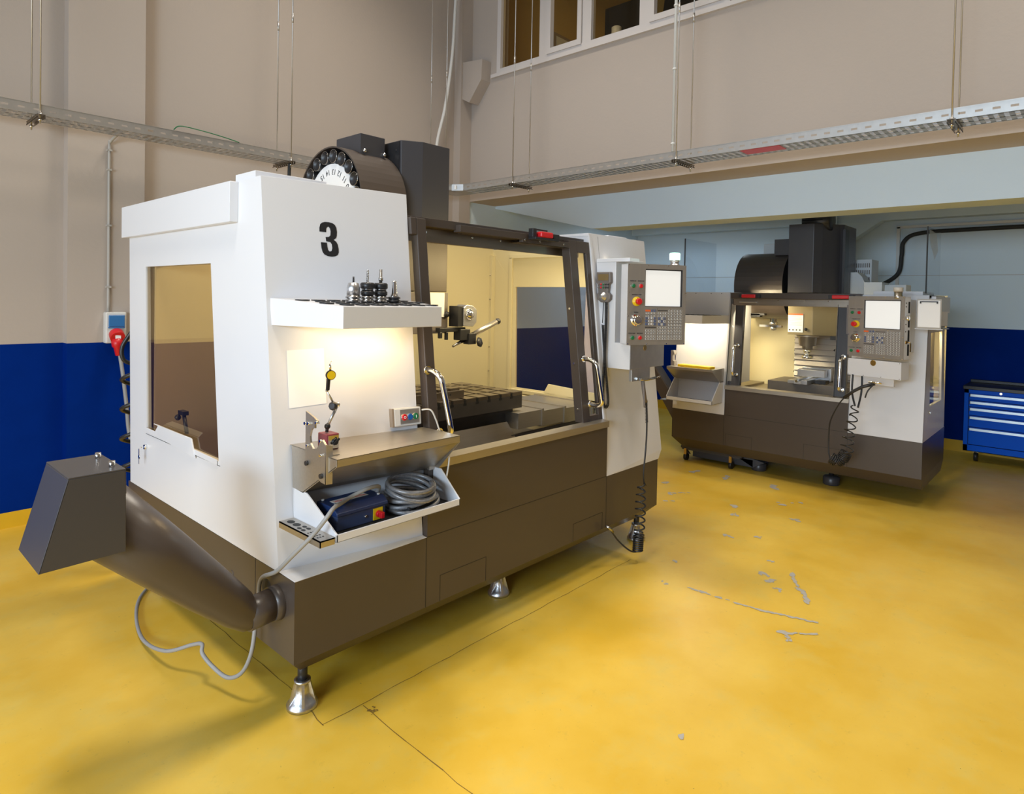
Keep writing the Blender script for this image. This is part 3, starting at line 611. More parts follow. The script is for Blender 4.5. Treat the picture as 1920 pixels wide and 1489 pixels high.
# work-area lining
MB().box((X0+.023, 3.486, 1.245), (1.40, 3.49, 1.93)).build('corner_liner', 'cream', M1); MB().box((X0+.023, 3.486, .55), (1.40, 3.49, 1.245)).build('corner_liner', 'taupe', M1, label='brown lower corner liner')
ZLB = 1.245  # taupe below this height paints in the shade behind the side window
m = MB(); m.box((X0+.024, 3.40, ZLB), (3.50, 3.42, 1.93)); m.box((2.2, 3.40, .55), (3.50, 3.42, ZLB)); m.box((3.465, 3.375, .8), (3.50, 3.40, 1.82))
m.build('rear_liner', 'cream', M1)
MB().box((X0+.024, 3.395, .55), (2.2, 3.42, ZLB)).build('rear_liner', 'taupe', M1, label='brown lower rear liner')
m = MB(); m.prism([(1.78, 2.08, .60), (3.48, 2.08, .60), (3.48, 2.36, .55), (1.78, 2.36, .55)], (0, 0, .01)); m.box((X0+.06, 2.36, .55), (3.5, 3.40, .56)); m.prism([(1.6, 2.36, .62), (2.72, 2.36, .62), (2.66, 2.45, .80), (1.6, 2.45, .80)], (0, .004, 0), 1)
m.box((1.76, 2.10, .516), (3.48, 2.115, .60)); m.build('chip_pan', ['cast', 'steeld'], M1)
for z in (.95, 1.13, 1.31, 1.49, 1.67): MB().cyl((3.46, 3.385, z), (3.456, 3.385, z), .006, seg=8).build('rivet', 'tool', M1)
m = MB()
for k, (x0, x1, z1) in enumerate(((2.70, 2.91, .848), (2.91, 3.14, .835), (3.14, 3.45, .822))):
    m.box((x0, 2.40+.012*k, z1-.09), (x1+.01, 2.92, z1), 0); m.box((x1-.004, 2.395+.012*k, z1-.095), (x1+.012, 2.92, z1+.006), 0)
m.prism([(2.66, 2.46, .60), (3.45, 2.46, .60), (3.45, 2.43, .73), (2.66, 2.41, .73)], (0, .01, 0), 1); m.build('way_cover', ['steel', 'cast'], M1)
# table with T-slot grid
m = MB(); x0, x1, y0, y1, zt_ = 1.42, 2.785, 2.45, 2.97, .962
m.box((x0, y0, .868), (x1, y1, zt_-.02))
nx, ny = 15, 5; dx = (x1-x0)/nx; dy = (y1-y0)/ny
for i in range(nx):
    for j in range(ny): m.box((x0+i*dx+(.009 if i else 0), y0+j*dy+(.007 if j else 0), zt_-.02), (x0+(i+1)*dx-(.009 if i < nx-1 else 0), y0+(j+1)*dy-(.007 if j < ny-1 else 0), zt_), 1)
    if i: m.box((x0+i*dx-.006, y0-.0006, .938), (x0+i*dx+.006, y0+.002, .958), 2); m.box((x0+i*dx-.012, y0-.0006, .928), (x0+i*dx+.012, y0+.002, .940), 2)
m.build('machine_table', ['cast', 'steeld', 'dark'], M1)
MB().box((1.55, 2.50, .78), (2.70, 2.90, .868)).box((1.5, 2.48, .84), (2.74, 2.93, .868)).build('saddle', 'cast', M1)
# column, spindle head
m = MB(); zc = 2.365
m.prism([(2.20, 2.86, 1.90), (2.305, 2.80, 1.90), (2.505, 2.80, 1.90), (2.505, 3.30, 1.90), (2.20, 3.30, 1.90)], (0, 0, zc-1.90)); m.build('column_cover', ['greyb'], M1, .003)
MB().prism([(2.195, 2.872, 1.93), (2.195, 3.30, 1.93), (2.195, 3.30, 2.36), (2.195, 2.872, 2.36)], (.004, 0, 0)).cyl((2.19, 2.90, 2.31), (2.20, 2.90, 2.31), .006).build('column_side_plate', ['black'], M1)
MB().box((2.18, 2.81, 1.53), (2.51, 3.2, 1.93)).build('spindle_head', 'headp', M1, .004); MB().box((2.19, 2.80, 1.29), (2.512, 3.2, 1.525)).build('spindle_nose', 'jog', M1, .004)
MB().box((2.34, 2.790, 1.385), (2.475, 2.80, 1.525)).build('blank_plate', 'paper', M1); MB().ball((2.49, 2.785, 1.40), .017).build('knob', 'black', M1)
b = MB().prism([(2.555, 2.79, 1.335), (2.555, 2.79, 1.44), (2.58, 2.79, 1.458), (2.63, 2.79, 1.452), (2.66, 2.79, 1.43), (2.66, 2.79, 1.355), (2.63, 2.79, 1.33)], (0, -.08, 0)).box((2.52, 2.72, 1.33), (2.56, 2.80, 1.45), 1).build('probe_turret', ['alu', 'black'], M1, .002)
MB().ball((2.60, 2.71, 1.40), .036, 0, (.9, .7, 1)).build('dome', 'chrome', b)
m = MB().box((2.40, 2.74, 1.30), (2.60, 2.78, 1.325)).box((2.54, 2.72, 1.25), (2.62, 2.78, 1.315)).box((2.60, 2.71, 1.225), (2.66, 2.76, 1.29)).box((2.40, 2.74, 1.265), (2.42, 2.76, 1.30)).box((2.45, 2.74, 1.255), (2.465, 2.76, 1.30)); arm = m.build('probe_arm', 'black', M1, .003)
MB().tube([(2.66, 2.75, 1.275), (2.84, 2.72, 1.355)], .016, 12).build('arm_tube', 'steel', arm); MB().tube([(2.60, 2.75, 1.25), (2.51, 2.75, 1.215)], lambda t: .012-.005*t, 10).build('nozzle', 'tool', arm)
MB().ball((2.85, 2.718, 1.358), .019).build('tip', 'black', arm); MB().lathe((2.66, 2.70, 1.235), (.3, -1, .2), [(0, .012), (.01, .03), (.02, .03), (.022, .01)], 6).build('star_knob', 'black', arm)
MB().cyl((1.95, 2.72, 1.19), (1.95, 2.72, 1.42), .04).cyl((1.95, 2.72, 1.10), (1.95, 2.72, 1.19), .025).cyl((1.95, 2.72, 1.02), (1.95, 2.72, 1.10), .007).build('coolant_nozzle', 'alu', M1)
# tool drum
dy_, dz, dr = 3.11, 1.985, .322
m = MB(); seg = 56
for k in range(seg):
    a0, a1 = 2*PI*k/seg, 2*PI*(k+1)/seg
    P_ = lambda a, r, x: (x, dy_+r*math.cos(a), dz+r*math.sin(a))
    for r, x0, x1 in ((dr, 1.90, 2.19), (dr-.008, 1.90, 2.19)):
        f = m.b.faces.new([m._v(P_(a0, r, x0)), m._v(P_(a1, r, x0)), m._v(P_(a1, r, x1)), m._v(P_(a0, r, x1))]); f.smooth = True; f.material_index = 0
    m.face([P_(a0, dr, 1.90), P_(a1, dr, 1.90), P_(a1, dr-.008, 1.90), P_(a0, dr-.008, 1.90)])
    m.face([P_(a0, 0, 1.96), P_(a0, dr-.002, 1.96), P_(a1, dr-.002, 1.96)], 1); m.face([P_(a0, 0, 2.19), P_(a0, dr, 2.19), P_(a1, dr, 2.19)], 1)
drum = m.build('tool_drum', ['grey', 'black'], M1, label='charcoal tool changer drum')
np_ = 20; rp = dr-.052
MB().lathe((1.918, dy_, dz), (-1, 0, 0), [(-.05, rp-.040), (0, rp-.038)], 40).build('number_disc', 'paper', drum)
for k in range(np_):
    a = PI/2+.5*2*PI/np_+2*PI*k/np_; y, z = dy_+rp*math.cos(a), dz+rp*math.sin(a)
    if z < 1.94: continue
    MB().lathe((1.97, y, z), (-1, 0, 0), [(0, .037), (.066, .037), (.068, .0375), (.0685, .0345), (.058, .033), (.057, .001)], 22, mis=[0, 0, 1, 1, 0, 0], caps=False).lathe((1.913, y-.008, z+.02), (-1, 0, 0), [(0, .002), (.005, .002)], 6, mi=1).build('tool_pocket', ['black', 'tool'], drum)
    num = 13-k if k < 13 else 33-k                    # numbers read around the disc
    if True:
        rr = rp-.082; yy, zz_ = dy_+rr*math.cos(a), dz+rr*math.sin(a)
        radial = V(0, math.cos(a), math.sin(a)); upv = -radial; xv = upv.cross(V(-1, 0, 0))
        tx = text('number', str(num), .042, face_mtx((1.9175, yy, zz_), xv, upv), 'black', None); tx.data.transform(wm(drum).inverted()); tx.parent = drum
MB().box((2.0, 2.955, 2.20), (2.16, 3.19, 2.378)).build('motor_box', 'greyb', M1, .002)
for x, y in ((2.02, 2.945), (2.15, 2.945)): MB().ball((x, y, 2.285), .011).build('bolt', 'chrome', M1)
# chip auger, its hopper hood
m = MB(); ec = V(1.005, 2.115, .40); m.cyl((1.13, 2.115, .409), (1.085, 2.115, .408), .060, seg=28, caps=True); m.cyl((1.09, 2.115, .408), (1.0, 2.115, .40), .055, seg=28)
far = V(.535, 2.115, .875); ax = (far-ec).normalized()
m.tube([V(1.03, 2.115, .403), ec, ec+ax*.05, ec+ax*.2, ec+ax*.4, far+ax*.0], lambda t: .053 if t < .25 else .053+.052*(t-.25)/.75, 30)
au = m.build('chip_auger', 'grey', M1, label='charcoal flared auger tube')
m = MB(); q0 = ec+ax*.11; m.tube([q0+V(.012, 0, -.012)+V(0, .062*math.cos(a), 0)+V(-ax.z, 0, ax.x)*.062*math.sin(a) for a in [PI+.15+k*(PI-.3)/12 for k in range(13)]], .0035, 8); m.build('lip_ring', 'chrome', au)
m = MB()
fr = [(.395, 2.0, .762), (.598, 2.0, .767), (.596, 2.0, .998), (.459, 2.0, .997)]
bk = [(x, 2.235, z) for x, _, z in fr]; t_ = .004
m.prism(fr, (0, t_, 0)); m.prism(bk, (0, -t_, 0)); m.prism([fr[0], fr[3], bk[3], bk[0]], (t_, 0, 0)); m.prism([fr[3], fr[2], bk[2], bk[3]], (0, 0, t_)); m.prism([(.598, 2.0, .93), (.596, 2.0, .998), (.596, 2.235, .998), (.598, 2.235, .93)], (-t_, 0, 0))
m.build('discharge_hood', 'greyb', au, .0015, label='slate grey folded sheet hood')
for y in (2.05, 2.18): MB().cyl((.575, y, 1.0), (.575, y, 1.018), .008, seg=10).build('hood_bolt', 'chrome', au)
MB().lathe(far+V(.07, 0, -.125), -ax, [(0, .045), (.02, .045), (.02, .036), (0, .036)], 24, caps=False).build('tube_lip', 'steel', au)
# doors
def DY(z): return 2.0+.1226*(z-.513)
def dbar(m, x0, x1, z0, z1, d=.045, mi=0, off=0): m.prism([(x0, DY(z0)+off, z0), (x1, DY(z0)+off, z0), (x1, DY(z1)+off, z1), (x0, DY(z1)+off, z1)], (0, d, 0), mi)
m = MB(); dbar(m, 1.750, 1.802, .83, 1.84); dbar(m, 1.718, 1.750, 1.765, 1.84); dbar(m, 1.718, 1.750, .83, .88)
dl = m.build('sliding_door', 'grey', M1, .004, label='open left sliding door frame')
m = MB(); dbar(m, 1.718, 1.750, .88, 1.765, .004, 0, .02); m.build('door_pane', 'clear', dl)
handle(dl, (1.757, DY(1.19), 1.19), (1.80, DY(.925), .925), (0, -.085, -.006), .0125)
m = MB(); dbar(m, 2.825, 2.892, .83, 1.83, .055); dbar(m, 2.892, 3.012, 1.765, 1.83, .03); dbar(m, 2.975, 3.012, .83, 1.765, .02); dbar(m, 2.892, 2.975, .83, .86, .03)
m.box((2.43, DY(1.8)-.002, 1.785), (2.83, DY(1.8)+.02, 1.815)); m.box((2.43, DY(1.8)-.002, 1.785), (2.83, DY(1.8)+.14, 1.788), 1)
drr = m.build('sliding_door', ['grey', 'steeld'], M1, .003, label='right sliding door frame with long upper arm')
m = MB(); dbar(m, 2.892, 2.975, .86, 1.765, .004, 0, .01); m.build('door_pane', 'clear', drr)
for z in (1.79, 1.45, 1.15, .9): MB().cyl((2.825, DY(z)+.03, z), (2.819, DY(z)+.03, z), .006, seg=10).build('door_screw', 'chrome', drr)
for x in (2.45, 2.57, 2.77): MB().cyl((x, DY(1.8)-.002, 1.80), (x, DY(1.8)-.006, 1.80), .006, seg=10).build('door_screw', 'chrome', drr)
handle(drr, (2.872, DY(1.175), 1.175), (2.90, DY(.925), .925), (0, -.085, -.006), .0125)
m = MB(); m.box((1.716, 2.185, 1.81), (2.06, 2.24, 1.848)); m.box((2.06, 2.20, 1.80), (3.016, 2.26, 1.85)); m.box((1.73, 2.235, 1.745), (3.016, 2.25, 1.81), 1); m.box((2.0, 2.155, 1.80), (2.48, 2.20, 1.832))
hd = m.build('door_header', ['grey', 'steeld'], M1, .002)
for x in (1.86, 2.15, 2.35, 2.5): MB().cyl((x, 2.233, 1.79), (x, 2.229, 1.79), .006, seg=8).build('bolt', 'chrome', hd)
sw = MB().box((2.47, 2.10, 1.803), (2.66, 2.15, 1.815)).box((2.47, 2.12, 1.815), (2.50, 2.15, 1.86)).box((2.50, 2.13, 1.852), (2.60, 2.135, 1.86)).box((2.62, 2.105, 1.815), (2.67, 2.15, 1.84)).build('interlock_switch', 'black', M1, .002)
MB().box((2.515, 2.098, 1.815), (2.612, 2.14, 1.846)).build('switch_cover', 'red', sw, .008, label='red switch cover')
# inner lamps
l = MB().prism([(3.455, 2.34, 1.62), (3.455, 2.44, 1.62), (3.455, 2.44, 1.80), (3.455, 2.34, 1.80)], (.02, 0, 0)).build('work_lamp', 'tube_lamp', M1, .004)
area('machine_interior_light', (2.85, 2.30, 1.72), (2.7, 3.1, 1.1), .7, .04, 8, (1, .78, .38))
area('machine_interior_light', (1.6, 2.40, 1.88), (1.8, 3.2, 1.0), .3, .08, 4.5, (1, .80, .42))
area('machine_interior_light', (3.25, 2.26, 1.74), (3.2, 2.3, 1.2), .3, .04, 1.6, (1, .84, .55))
# pendant arm cover and pendant
m = MB(); ax0, ay0 = 3.062, 1.905
m.prism([(ax0, ay0, 1.115), (ax0, 2.10, 1.115), (ax0, 2.14, 1.735), (ax0, 2.005, 1.735), (ax0, 2.005, 1.262), (ax0, ay0, 1.262)], (.30, 0, 0))
m.box((ax0-.004, ay0+.01, 1.718), (ax0+.10, 2.135, 1.738)); m.build('pendant_arm_cover', 'white', M1, .002)
MB().box((ax0+.001, ay0-.003, 1.116), (3.44, ay0+.002, 1.26)).box((3.3, ay0, 1.116), (3.438, 2.0, 1.26)).box((ax0+.04, 1.912, 1.045), (3.30, 1.93, 1.115)).build('arm_base_plate', 'galv', M1, .001)
MB().lathe((3.22, ay0-.002, 1.232), (0, -1, 0), [(0, .018), (.003, .016)], 12).build('label_plate', 'brass', M1)
pd = pendant(M1, (3.008, 1.891, 1.257), math.radians(-28.6))
bc = MB().lathe((3.325, 1.783, 1.70), (0, 0, 1), [(0, .030), (.010, .029), (.012, .024), (.028, .024), (.031, .028), (.037, .028)], 20).build('beacon', 'alu', M1)
MB().lathe((3.325, 1.783, 1.737), (0, 0, 1), [(0, .029), (.034, .030), (.04, .026)], 20).build('beacon_lens', 'green_lamp', bc, label='glowing green lens')

# ------------------------------------------------------------------ things on and around the large machine
def holder(x, y, label, kind):
    t = thing('tool_holder', label, 'tool holder', (x, y, ZY(y)+.003), 0, 'tool holders standing in the white shelf'); z = ZY(y)+.003
    if kind == 'collet' or kind == 'collet2':
        MB().lathe((x, y, z), (0, 0, 1), [(0, .021), (.004, .0265), (.009, .0265), (.010, .022), (.014, .022), (.0145, .0265), (.021, .0265), (.022, .022), (.026, .022)], 28).build('flange', 'tool', t)
        MB().lathe((x, y, z+.026), (0, 0, 1), [(0, .022), (.003, .026), (.014, .026), (.016, .022), (.023, .021)], 28, mis=[0, 0, 0, 0, 0]).build('body', 'black', t)
        MB().lathe((x, y, z+.047), (0, 0, 1), [(0, .022), (.004, .0215)], 24).build('neck', 'tool', t)
        m = MB().lathe((x, y, z+.051), (0, 0, 1), [(0, .024), (.003, .027), (.018, .027), (.023, .022), (.0235, .012)], 28)
        m.build('collet_nut', 'black', t, label='black collet nut')
        if kind == 'collet':
            P = [(x+.0032*math.cos(k*.9), y+.0032*math.sin(k*.9), z+.07+k*.0022) for k in range(24)]; Q = [(x-.0032*math.cos(k*.9), y-.0032*math.sin(k*.9), z+.07+k*.0022) for k in range(24)]
            MB().tube(P, .0022, 6).tube(Q, .0022, 6).build('drill_bit', 'tool', t)
        else: MB().lathe((x, y, z+.07), (0, 0, 1), [(0, .006), (.012, .006), (.013, .009), (.024, .009), (.025, .0055), (.056, .0055)], 14).build('tap', 'tool', t)
    elif kind == 'shell':
        MB().lathe((x, y, z), (0, 0, 1), [(0, .021), (.004, .028), (.010, .028), (.011, .023), (.014, .023), (.015, .028), (.021, .028), (.022, .024), (.026, .024)], 28).build('flange', 'tool', t)
        MB().lathe((x, y, z+.026), (0, 0, 1), [(0, .024), (.028, .024), (.032, .022), (.044, .019), (.046, .014)], 28).build('body', 'alu', t); MB().cyl((x, y, z+.07), (x, y, z+.094), .0038, .0032, 10).build('end_mill', 'black', t)
    else:
        MB().lathe((x, y, z), (0, 0, 1), [(0, .020), (.004, .0255), (.009, .0255), (.010, .021), (.014, .021), (.015, .0255), (.020, .0255), (.021, .02)], 28, mi=0).build('flange', 'black', t)
        MB().lathe((x, y, z+.02), (0, 0, 1), [(0, .022), (.008, .016), (.016, .012), (.060, .0095), (.064, .008)], 24).build('body', 'chrome', t)
holder(1.352, 2.03, 'silver milling tool holder, leftmost of the four on the white shelf', 'shell')
holder(1.414, 2.03, 'black-nutted tool holder with a twisted drill bit on the white shelf', 'collet')
holder(1.474, 2.03, 'black-nutted tool holder with a thick smooth tap on the white shelf', 'collet2')
holder(1.537, 2.03, 'slim tapered chrome tool holder, rightmost on the white shelf', 'slim')
# sheet of paper on the panel
def onp(x, z, o=.001): return (x, PY(x, z)-o, z)
tag(MB().prism([onp(1.179, 1.082), onp(1.320, 1.088), onp(1.320, 1.296), onp(1.179, 1.293)], (0, -.0006, 0)).build('paper_sheet', 'paper'), 'blank white sheet of paper fixed to the lit panel above the work table', 'paper')
# push button station
t = thing('button_station', 'white box with red, blue and green push buttons on the panel', 'switch', (1.65, 2.07, .955))
T = face_mtx((1.648, PY(1.648, 1.006), 1.006), (1, -.15, 0), (0, .1175, 1)) ; 
def bl(m, a, b, mi=0): m.box(a, b, mi); return m
bl(MB(T), (-.062, -.036, .0), (.062, .036, .028)).build('housing', 'whitepl', t, .004); bl(MB(T), (-.070, -.037, 0), (-.062, .037, .026)).build('end_cap', 'taupe', t)
bl(MB(T), (-.036, -.028, .028), (.052, .030, .0292)).build('label_plate', 'galv', t)
for k, (x, c) in enumerate(((-.020, 'red'), (.006, 'blueb'), (.032, 'greenb'))):
    b = MB(T).lathe((x, -.001, .029), (0, 0, 1), [(0, .0135), (.005, .0135), (.0055, .0115), (.010, .011)], 20, mis=[1, 1, 0, 0]).build('push_button', [c, 'chrome'], t)
    if k == 0: MB(T).lathe((x, -.001, .0395), (0, 0, 1), [(0, .0055), (.0006, .0055), (.0006, .0035), (0, .0035)], 16, caps=False).build('mark', 'paper', b)
    if k == 2: bl(MB(T), (x-.0012, -.007, .0395), (x+.0012, .005, .0402)).build('mark', 'paper', b)
tag(MB().tube(spline([(1.712, 2.06, 1.03), (1.735, 2.03, 1.03), (1.755, 2.02, .99), (1.765, 2.01, .95), (1.76, 1.97, .90), (1.752, 1.93, .86), (1.742, 1.93, .78), (1.738, 1.95, .70)], 8), .0035, 8).build('thin_cable', 'cablew'), 'thin white cable leaving the push button box', 'cable')
# magnetic dial stand
t = thing('dial_indicator_stand', 'dial indicator with yellow face on a jointed arm and maroon magnetic base', 'gauge', (1.25, 2.01, TZ))
MB().box((1.222, 1.985, TZ), (1.272, 2.045, TZ+.055)).build('magnetic_base', 'maroon', t, .003)
MB().box((1.226, 1.981, TZ+.004), (1.268, 1.985, TZ+.05)).build('face_plate', 'chrome', t); MB().lathe((1.252, 1.981, TZ+.027), (0, -1, 0), [(0, .012), (.006, .011)], 14).prism([(1.244, 1.975, TZ+.017), (1.266, 1.975, TZ+.036), (1.262, 1.975, TZ+.041), (1.240, 1.975, TZ+.022)], (0, -.006, 0)).build('lever', 'black', t)
j0, j1, j2, j3, j4 = V(1.240, 2.015, TZ+.058), V(1.242, 2.015, TZ+.078), V(1.283, 2.015, 1.105), V(1.236, 2.012, 1.160), V(1.240, 2.0, 1.218)
MB().cyl(j0, j1, .006).ball(j1, .011).build('ball_joint', 'black', t); MB().tube([j1, j2], .0058, 12).build('lower_arm', 'alu', t); MB().ball(j2, .009).ball(j2+V(-.012, 0, 0), .009).build('elbow', 'chrome', t)
MB().lathe(j2+V(-.016, -.004, -.002), (-1, -.5, 0), [(0, .012), (.004, .016), (.014, .016), (.018, .010)], 8).build('clamp_knob', 'black', t)
MB().tube([j2+V(-.014, 0, 0), j3], .0038, 10).ball(j3, .006).build('upper_arm', 'alu', t); MB().prism([j3+V(-.005, 0, 0), j3+V(.006, 0, .002), j3+V(.010, 0, .045), j3+V(-.002, 0, .045)], (0, -.008, 0)).build('gauge_stem', 'black', t)
MB().lathe(j4+V(.004, .004, -.002), (-.25, -1, 0), [(0, .0175), (.010, .0175)], 28).lathe(j4+V(.0015, -.0065, -.002), (-.25, -1, 0), [(0, .0150), (.0006, .0150)], 28, mi=1).build('dial', ['black', 'yellow'], t, label='yellow dial face')
MB().tube([j4+V(.001, 0, .015), j4+V(0, 0, .038)], .0045, 8).tube([j4+V(0, 0, .038), j4+V(.003, 0, .045), j4+V(.010, 0, .050)], .0012, 6).build('stylus', 'chrome', t)
# steel tool-holder clamp fixed to the left edge of the work table
t = thing('holder_clamp', 'bolted steel clamp plate with a round notch on the left edge of the work table', 'clamp', (1.165, 1.9, .86))
def clampp(y, z): return (1.168, y, z)
prof = [(2.035, .90), (2.035, 1.092), (1.985, 1.078), (1.960, 1.068), (1.955, 1.058), (1.975, 1.055), (1.975, 1.040), (1.988, 1.040), (1.998, 1.030), (2.006, 1.008), (2.002, .985), (1.985, .968), (1.962, .972), (1.948, .985), (1.938, 1.004), (1.925, 1.008), (1.905, .992), (1.900, .86), (1.93, .862)]
m = MB(); m.prism([clampp(y, z) for y, z in prof], (.007, 0, 0)); m.build('plate', 'steel', t)
m = MB(); m.prism([(1.168, 1.90, .86), (1.168, 1.90, .995), (1.190, 1.895, .990), (1.190, 1.895, .86)], (0, .005, 0)); m.box((1.175, 1.900, .954), (1.22, 1.912, .957)); m.build('bracket', 'steel', t)
for y, z, r, c in ((2.03, 1.05, .006, 'chrome'), (2.01, 1.052, .006, 'chrome'), (2.015, .975, .004, 'chrome'), (1.93, .955, .005, 'chrome'), (2.02, .912, .0085, 'black'), (1.925, .885, .0085, 'black'), (1.958, 1.062, .005, 'chrome'), (1.93, 1.004, .005, 'chrome')): MB().cyl((1.168, y, z), (1.160, y, z), r, seg=10).build('bolt', c, t)
# navy power unit in the tray
t = thing('power_unit', 'navy electrical box with a red rotary switch lying in the tray', 'box', (1.32, 1.97, .684))
T = Matrix.Translation((1.222, 1.912, .6825)) @ Matrix.Rotation(math.radians(1), 4, 'Z')
bl(MB(T), (0, 0, 0), (.205, .115, .052)).build('body', 'bluebox2', t, .003)
m = MB(T); m.prism([(-.006, -.008, .052), (-.006, -.008, .064), (-.006, .020, .082), (-.006, .122, .082), (-.006, .122, .052)], (.217, 0, 0)); m.build('lid', 'bluebox', t, .003)
T2_ = T @ Matrix.Translation((0, .0, .0828)); bl(MB(T2_), (.022, .050, 0), (.165, .082, .0008)).build('label_plate', 'whitepl', t); bl(MB(T2_), (.030, .060, .0008), (.160, .064, .0012)).box((.030, .070, .0008), (.150, .072, .0012)).build('red_line', 'red', t)
for x, y in ((.012, .03), (.195, .03), (.012, .11), (.195, .11)): MB(T2_).cyl((x, y, 0), (x, y, .004), .0055, seg=12).build('screw', 'whitepl', t)
bl(MB(T), (.150, -.004, .004), (.190, 0, .046)).build('switch_plate', 'yellow', t); MB(T).lathe((.170, -.004, .025), (0, -1, 0), [(0, .013), (.010, .012), (.012, .011)], 18).box((.163, -.034, .014), (.177, -.014, .036)).build('rotary_switch', 'red', t, .002); MB(T).lathe((.118, 0, .026), (0, -1, 0), [(0, .006), (.004, .005)], 10).build('cap_screw', 'chrome', t)
tag(MB().tube(spline([(1.434, 1.985, .752), (1.425, 1.955, .790), (1.36, 1.935, .800), (1.30, 1.945, .782), (1.24, 1.92, .776), (1.18, 1.87, .785), (1.145, 1.86, .760), (1.12, 1.90, .70), (1.085, 1.97, .62), (1.075, 2.05, .55), (1.08, 2.15, .50), (1.09, 2.20, .46), (1.092, 2.215, .40), (1.085, 2.22, .30), (1.07, 2.22, .20), (1.055, 2.26, .12), (1.04, 2.34, .075), (1.02, 2.42, .09), (1.0, 2.47, .13), (1.01, 2.50, .150), (1.0, 2.56, .13), (.95, 2.70, .07), (.95, 2.95, .02), (1.0, 3.2, .012), (1.08, 3.4, .012), (1.2, 3.55, .012)], 8), .0075, 8).build('power_cable', 'cable'), 'grey cable running from the navy box down beside the auger to the floor', 'cable')
# coil of braided hose
t = thing('hose_coil', 'coil of grey braided hose with a black connector lying in the tray', 'hose', (1.58, 1.95, .684))
P = []; rr = random.Random(5)
for k in range(7*26):
    a = 2*PI*k/26; lv = k/(7*26); wob_ = .010*math.sin(lv*17)
    c = (1.568+wob_*.6, 1.945+.008*math.cos(lv*23), .694+.060*lv+.010*math.sin(a*1.0+lv*9)+(.026*lv*(1+math.sin(a-.5))))
    rx, ry = .103-.010*lv+wob_*.5, .082-.004*math.cos(lv*31); P.append((c[0]+rx*math.cos(a), c[1]+ry*math.sin(a), c[2]))
P = [p for p in P]; MB().tube(P, .0085, 9).build('hose', 'hosegrey', t)
MB().lathe((1.50, 1.885, .700), (1, .25, .05), [(0, .014), (.004, .016), (.025, .016), (.028, .011), (.06, .011), (.062, .008), (.08, .008)], 16).build('connector', 'black', t)
# grid block on the machine table
t = thing('fixture_plate', 'thick brown fixture plate with a slotted top on the T-slot table', 'fixture', (2.0, 2.6, .9622))
MB().box((1.62, 2.49, .9625), (2.36, 2.76, 1.005)).cyl((2.10, 2.4895, .985), (2.10, 2.492, .985), .006, seg=10, mi=1).cyl((2.26, 2.4895, .988), (2.26, 2.492, .988), .006, seg=10, mi=1).build('body', ['steeld', 'dark'], t, .002)
m = MB()
for i in range(9):
    for j in range(3): m.box((1.63+i*.08, 2.50+j*.085, 1.005), (1.695+i*.08, 2.572+j*.085, 1.018))
m.build('slotted_top', 'steeld', t)
# jog hand unit
t = thing('jog_controller', 'brown-grey hand jog controller with a silver wheel hanging on the arm cover', 'controller', (3.05, 2.05, 1.49))
m = MB(); jx = 3.060
m.prism([(jx, 2.118, 1.66), (jx, 2.025, 1.66), (jx, 2.022, 1.60), (jx, 2.035, 1.59), (jx, 2.040, 1.545), (jx, 2.022, 1.53), (jx, 2.024, 1.505), (jx, 2.045, 1.487), (jx, 2.085, 1.487), (jx, 2.11, 1.505), (jx, 2.113, 1.53), (jx, 2.105, 1.545), (jx, 2.108, 1.59), (jx, 2.12, 1.60)], (-.028, 0, 0)); m.build('body', 'jog', t, .004)
MB().box((jx-.0295, 2.035, 1.612), (jx-.028, 2.105, 1.648)).build('display', 'lcd', t)
for k in range(10): MB().ball((jx-.029, 2.10-.016*(k % 5), 1.590-.018*(k//5)), .0058).build('button', ['jog', 'greenb', 'black', 'red', 'black'][(k*3) % 5], t)
MB().lathe((jx-.028, 2.068, 1.520), (-1, 0, 0), [(0, .026), (.006, .026), (.007, .020), (.016, .019), (.022, .012), (.026, .010)], 24).build('wheel', 'alu', t)
def helix(P, r, turns, rad, seg=10):
    """coil of pitch given by `turns` around the poly-line P"""
    L = [0]; 
    for a, b in zip(P, P[1:]): L.append(L[-1]+(Vector(b)-Vector(a)).length)
    n = int(turns*seg); out = []
    for k in range(n+1):
        s_ = L[-1]*k/n; i = max(j for j in range(len(L)-1) if L[j] <= s_+1e-9); a, b = Vector(P[i]), Vector(P[i+1]); t_ = (s_-L[i])/max(1e-9, L[i+1]-L[i]); p = a.lerp(b, t_); d = (b-a).normalized()
        u = d.cross(V(.3, .9, .1)).normalized(); v = d.cross(u); ang = 2*PI*k/seg; q = r(k/n) if callable(r) else r
        out.append(p+u*q*math.cos(ang)+v*q*math.sin(ang))
    return out
P = [(jx-.02, 2.050, 1.49), (jx-.03, 2.043, 1.40), (jx-.03, 2.048, 1.2), (jx-.03, 2.055, .98), (jx-.03, 2.045, .905), (jx-.03, 2.025, .90), (jx-.03, 2.02, .95), (jx-.03, 2.045, 1.15), (jx-.03, 2.065, 1.36)]
m = MB().tube(helix(spline(P, 4), .0065, 150, 0, 7), .0028, 5); m.build('coiled_cord', 'black', t); MB().tube(spline([(jx-.02, 2.07, 1.49), (jx-.03, 2.066, 1.42), (jx-.03, 2.068, 1.37)], 4), .0025, 6).build('cord_end', 'black', t)
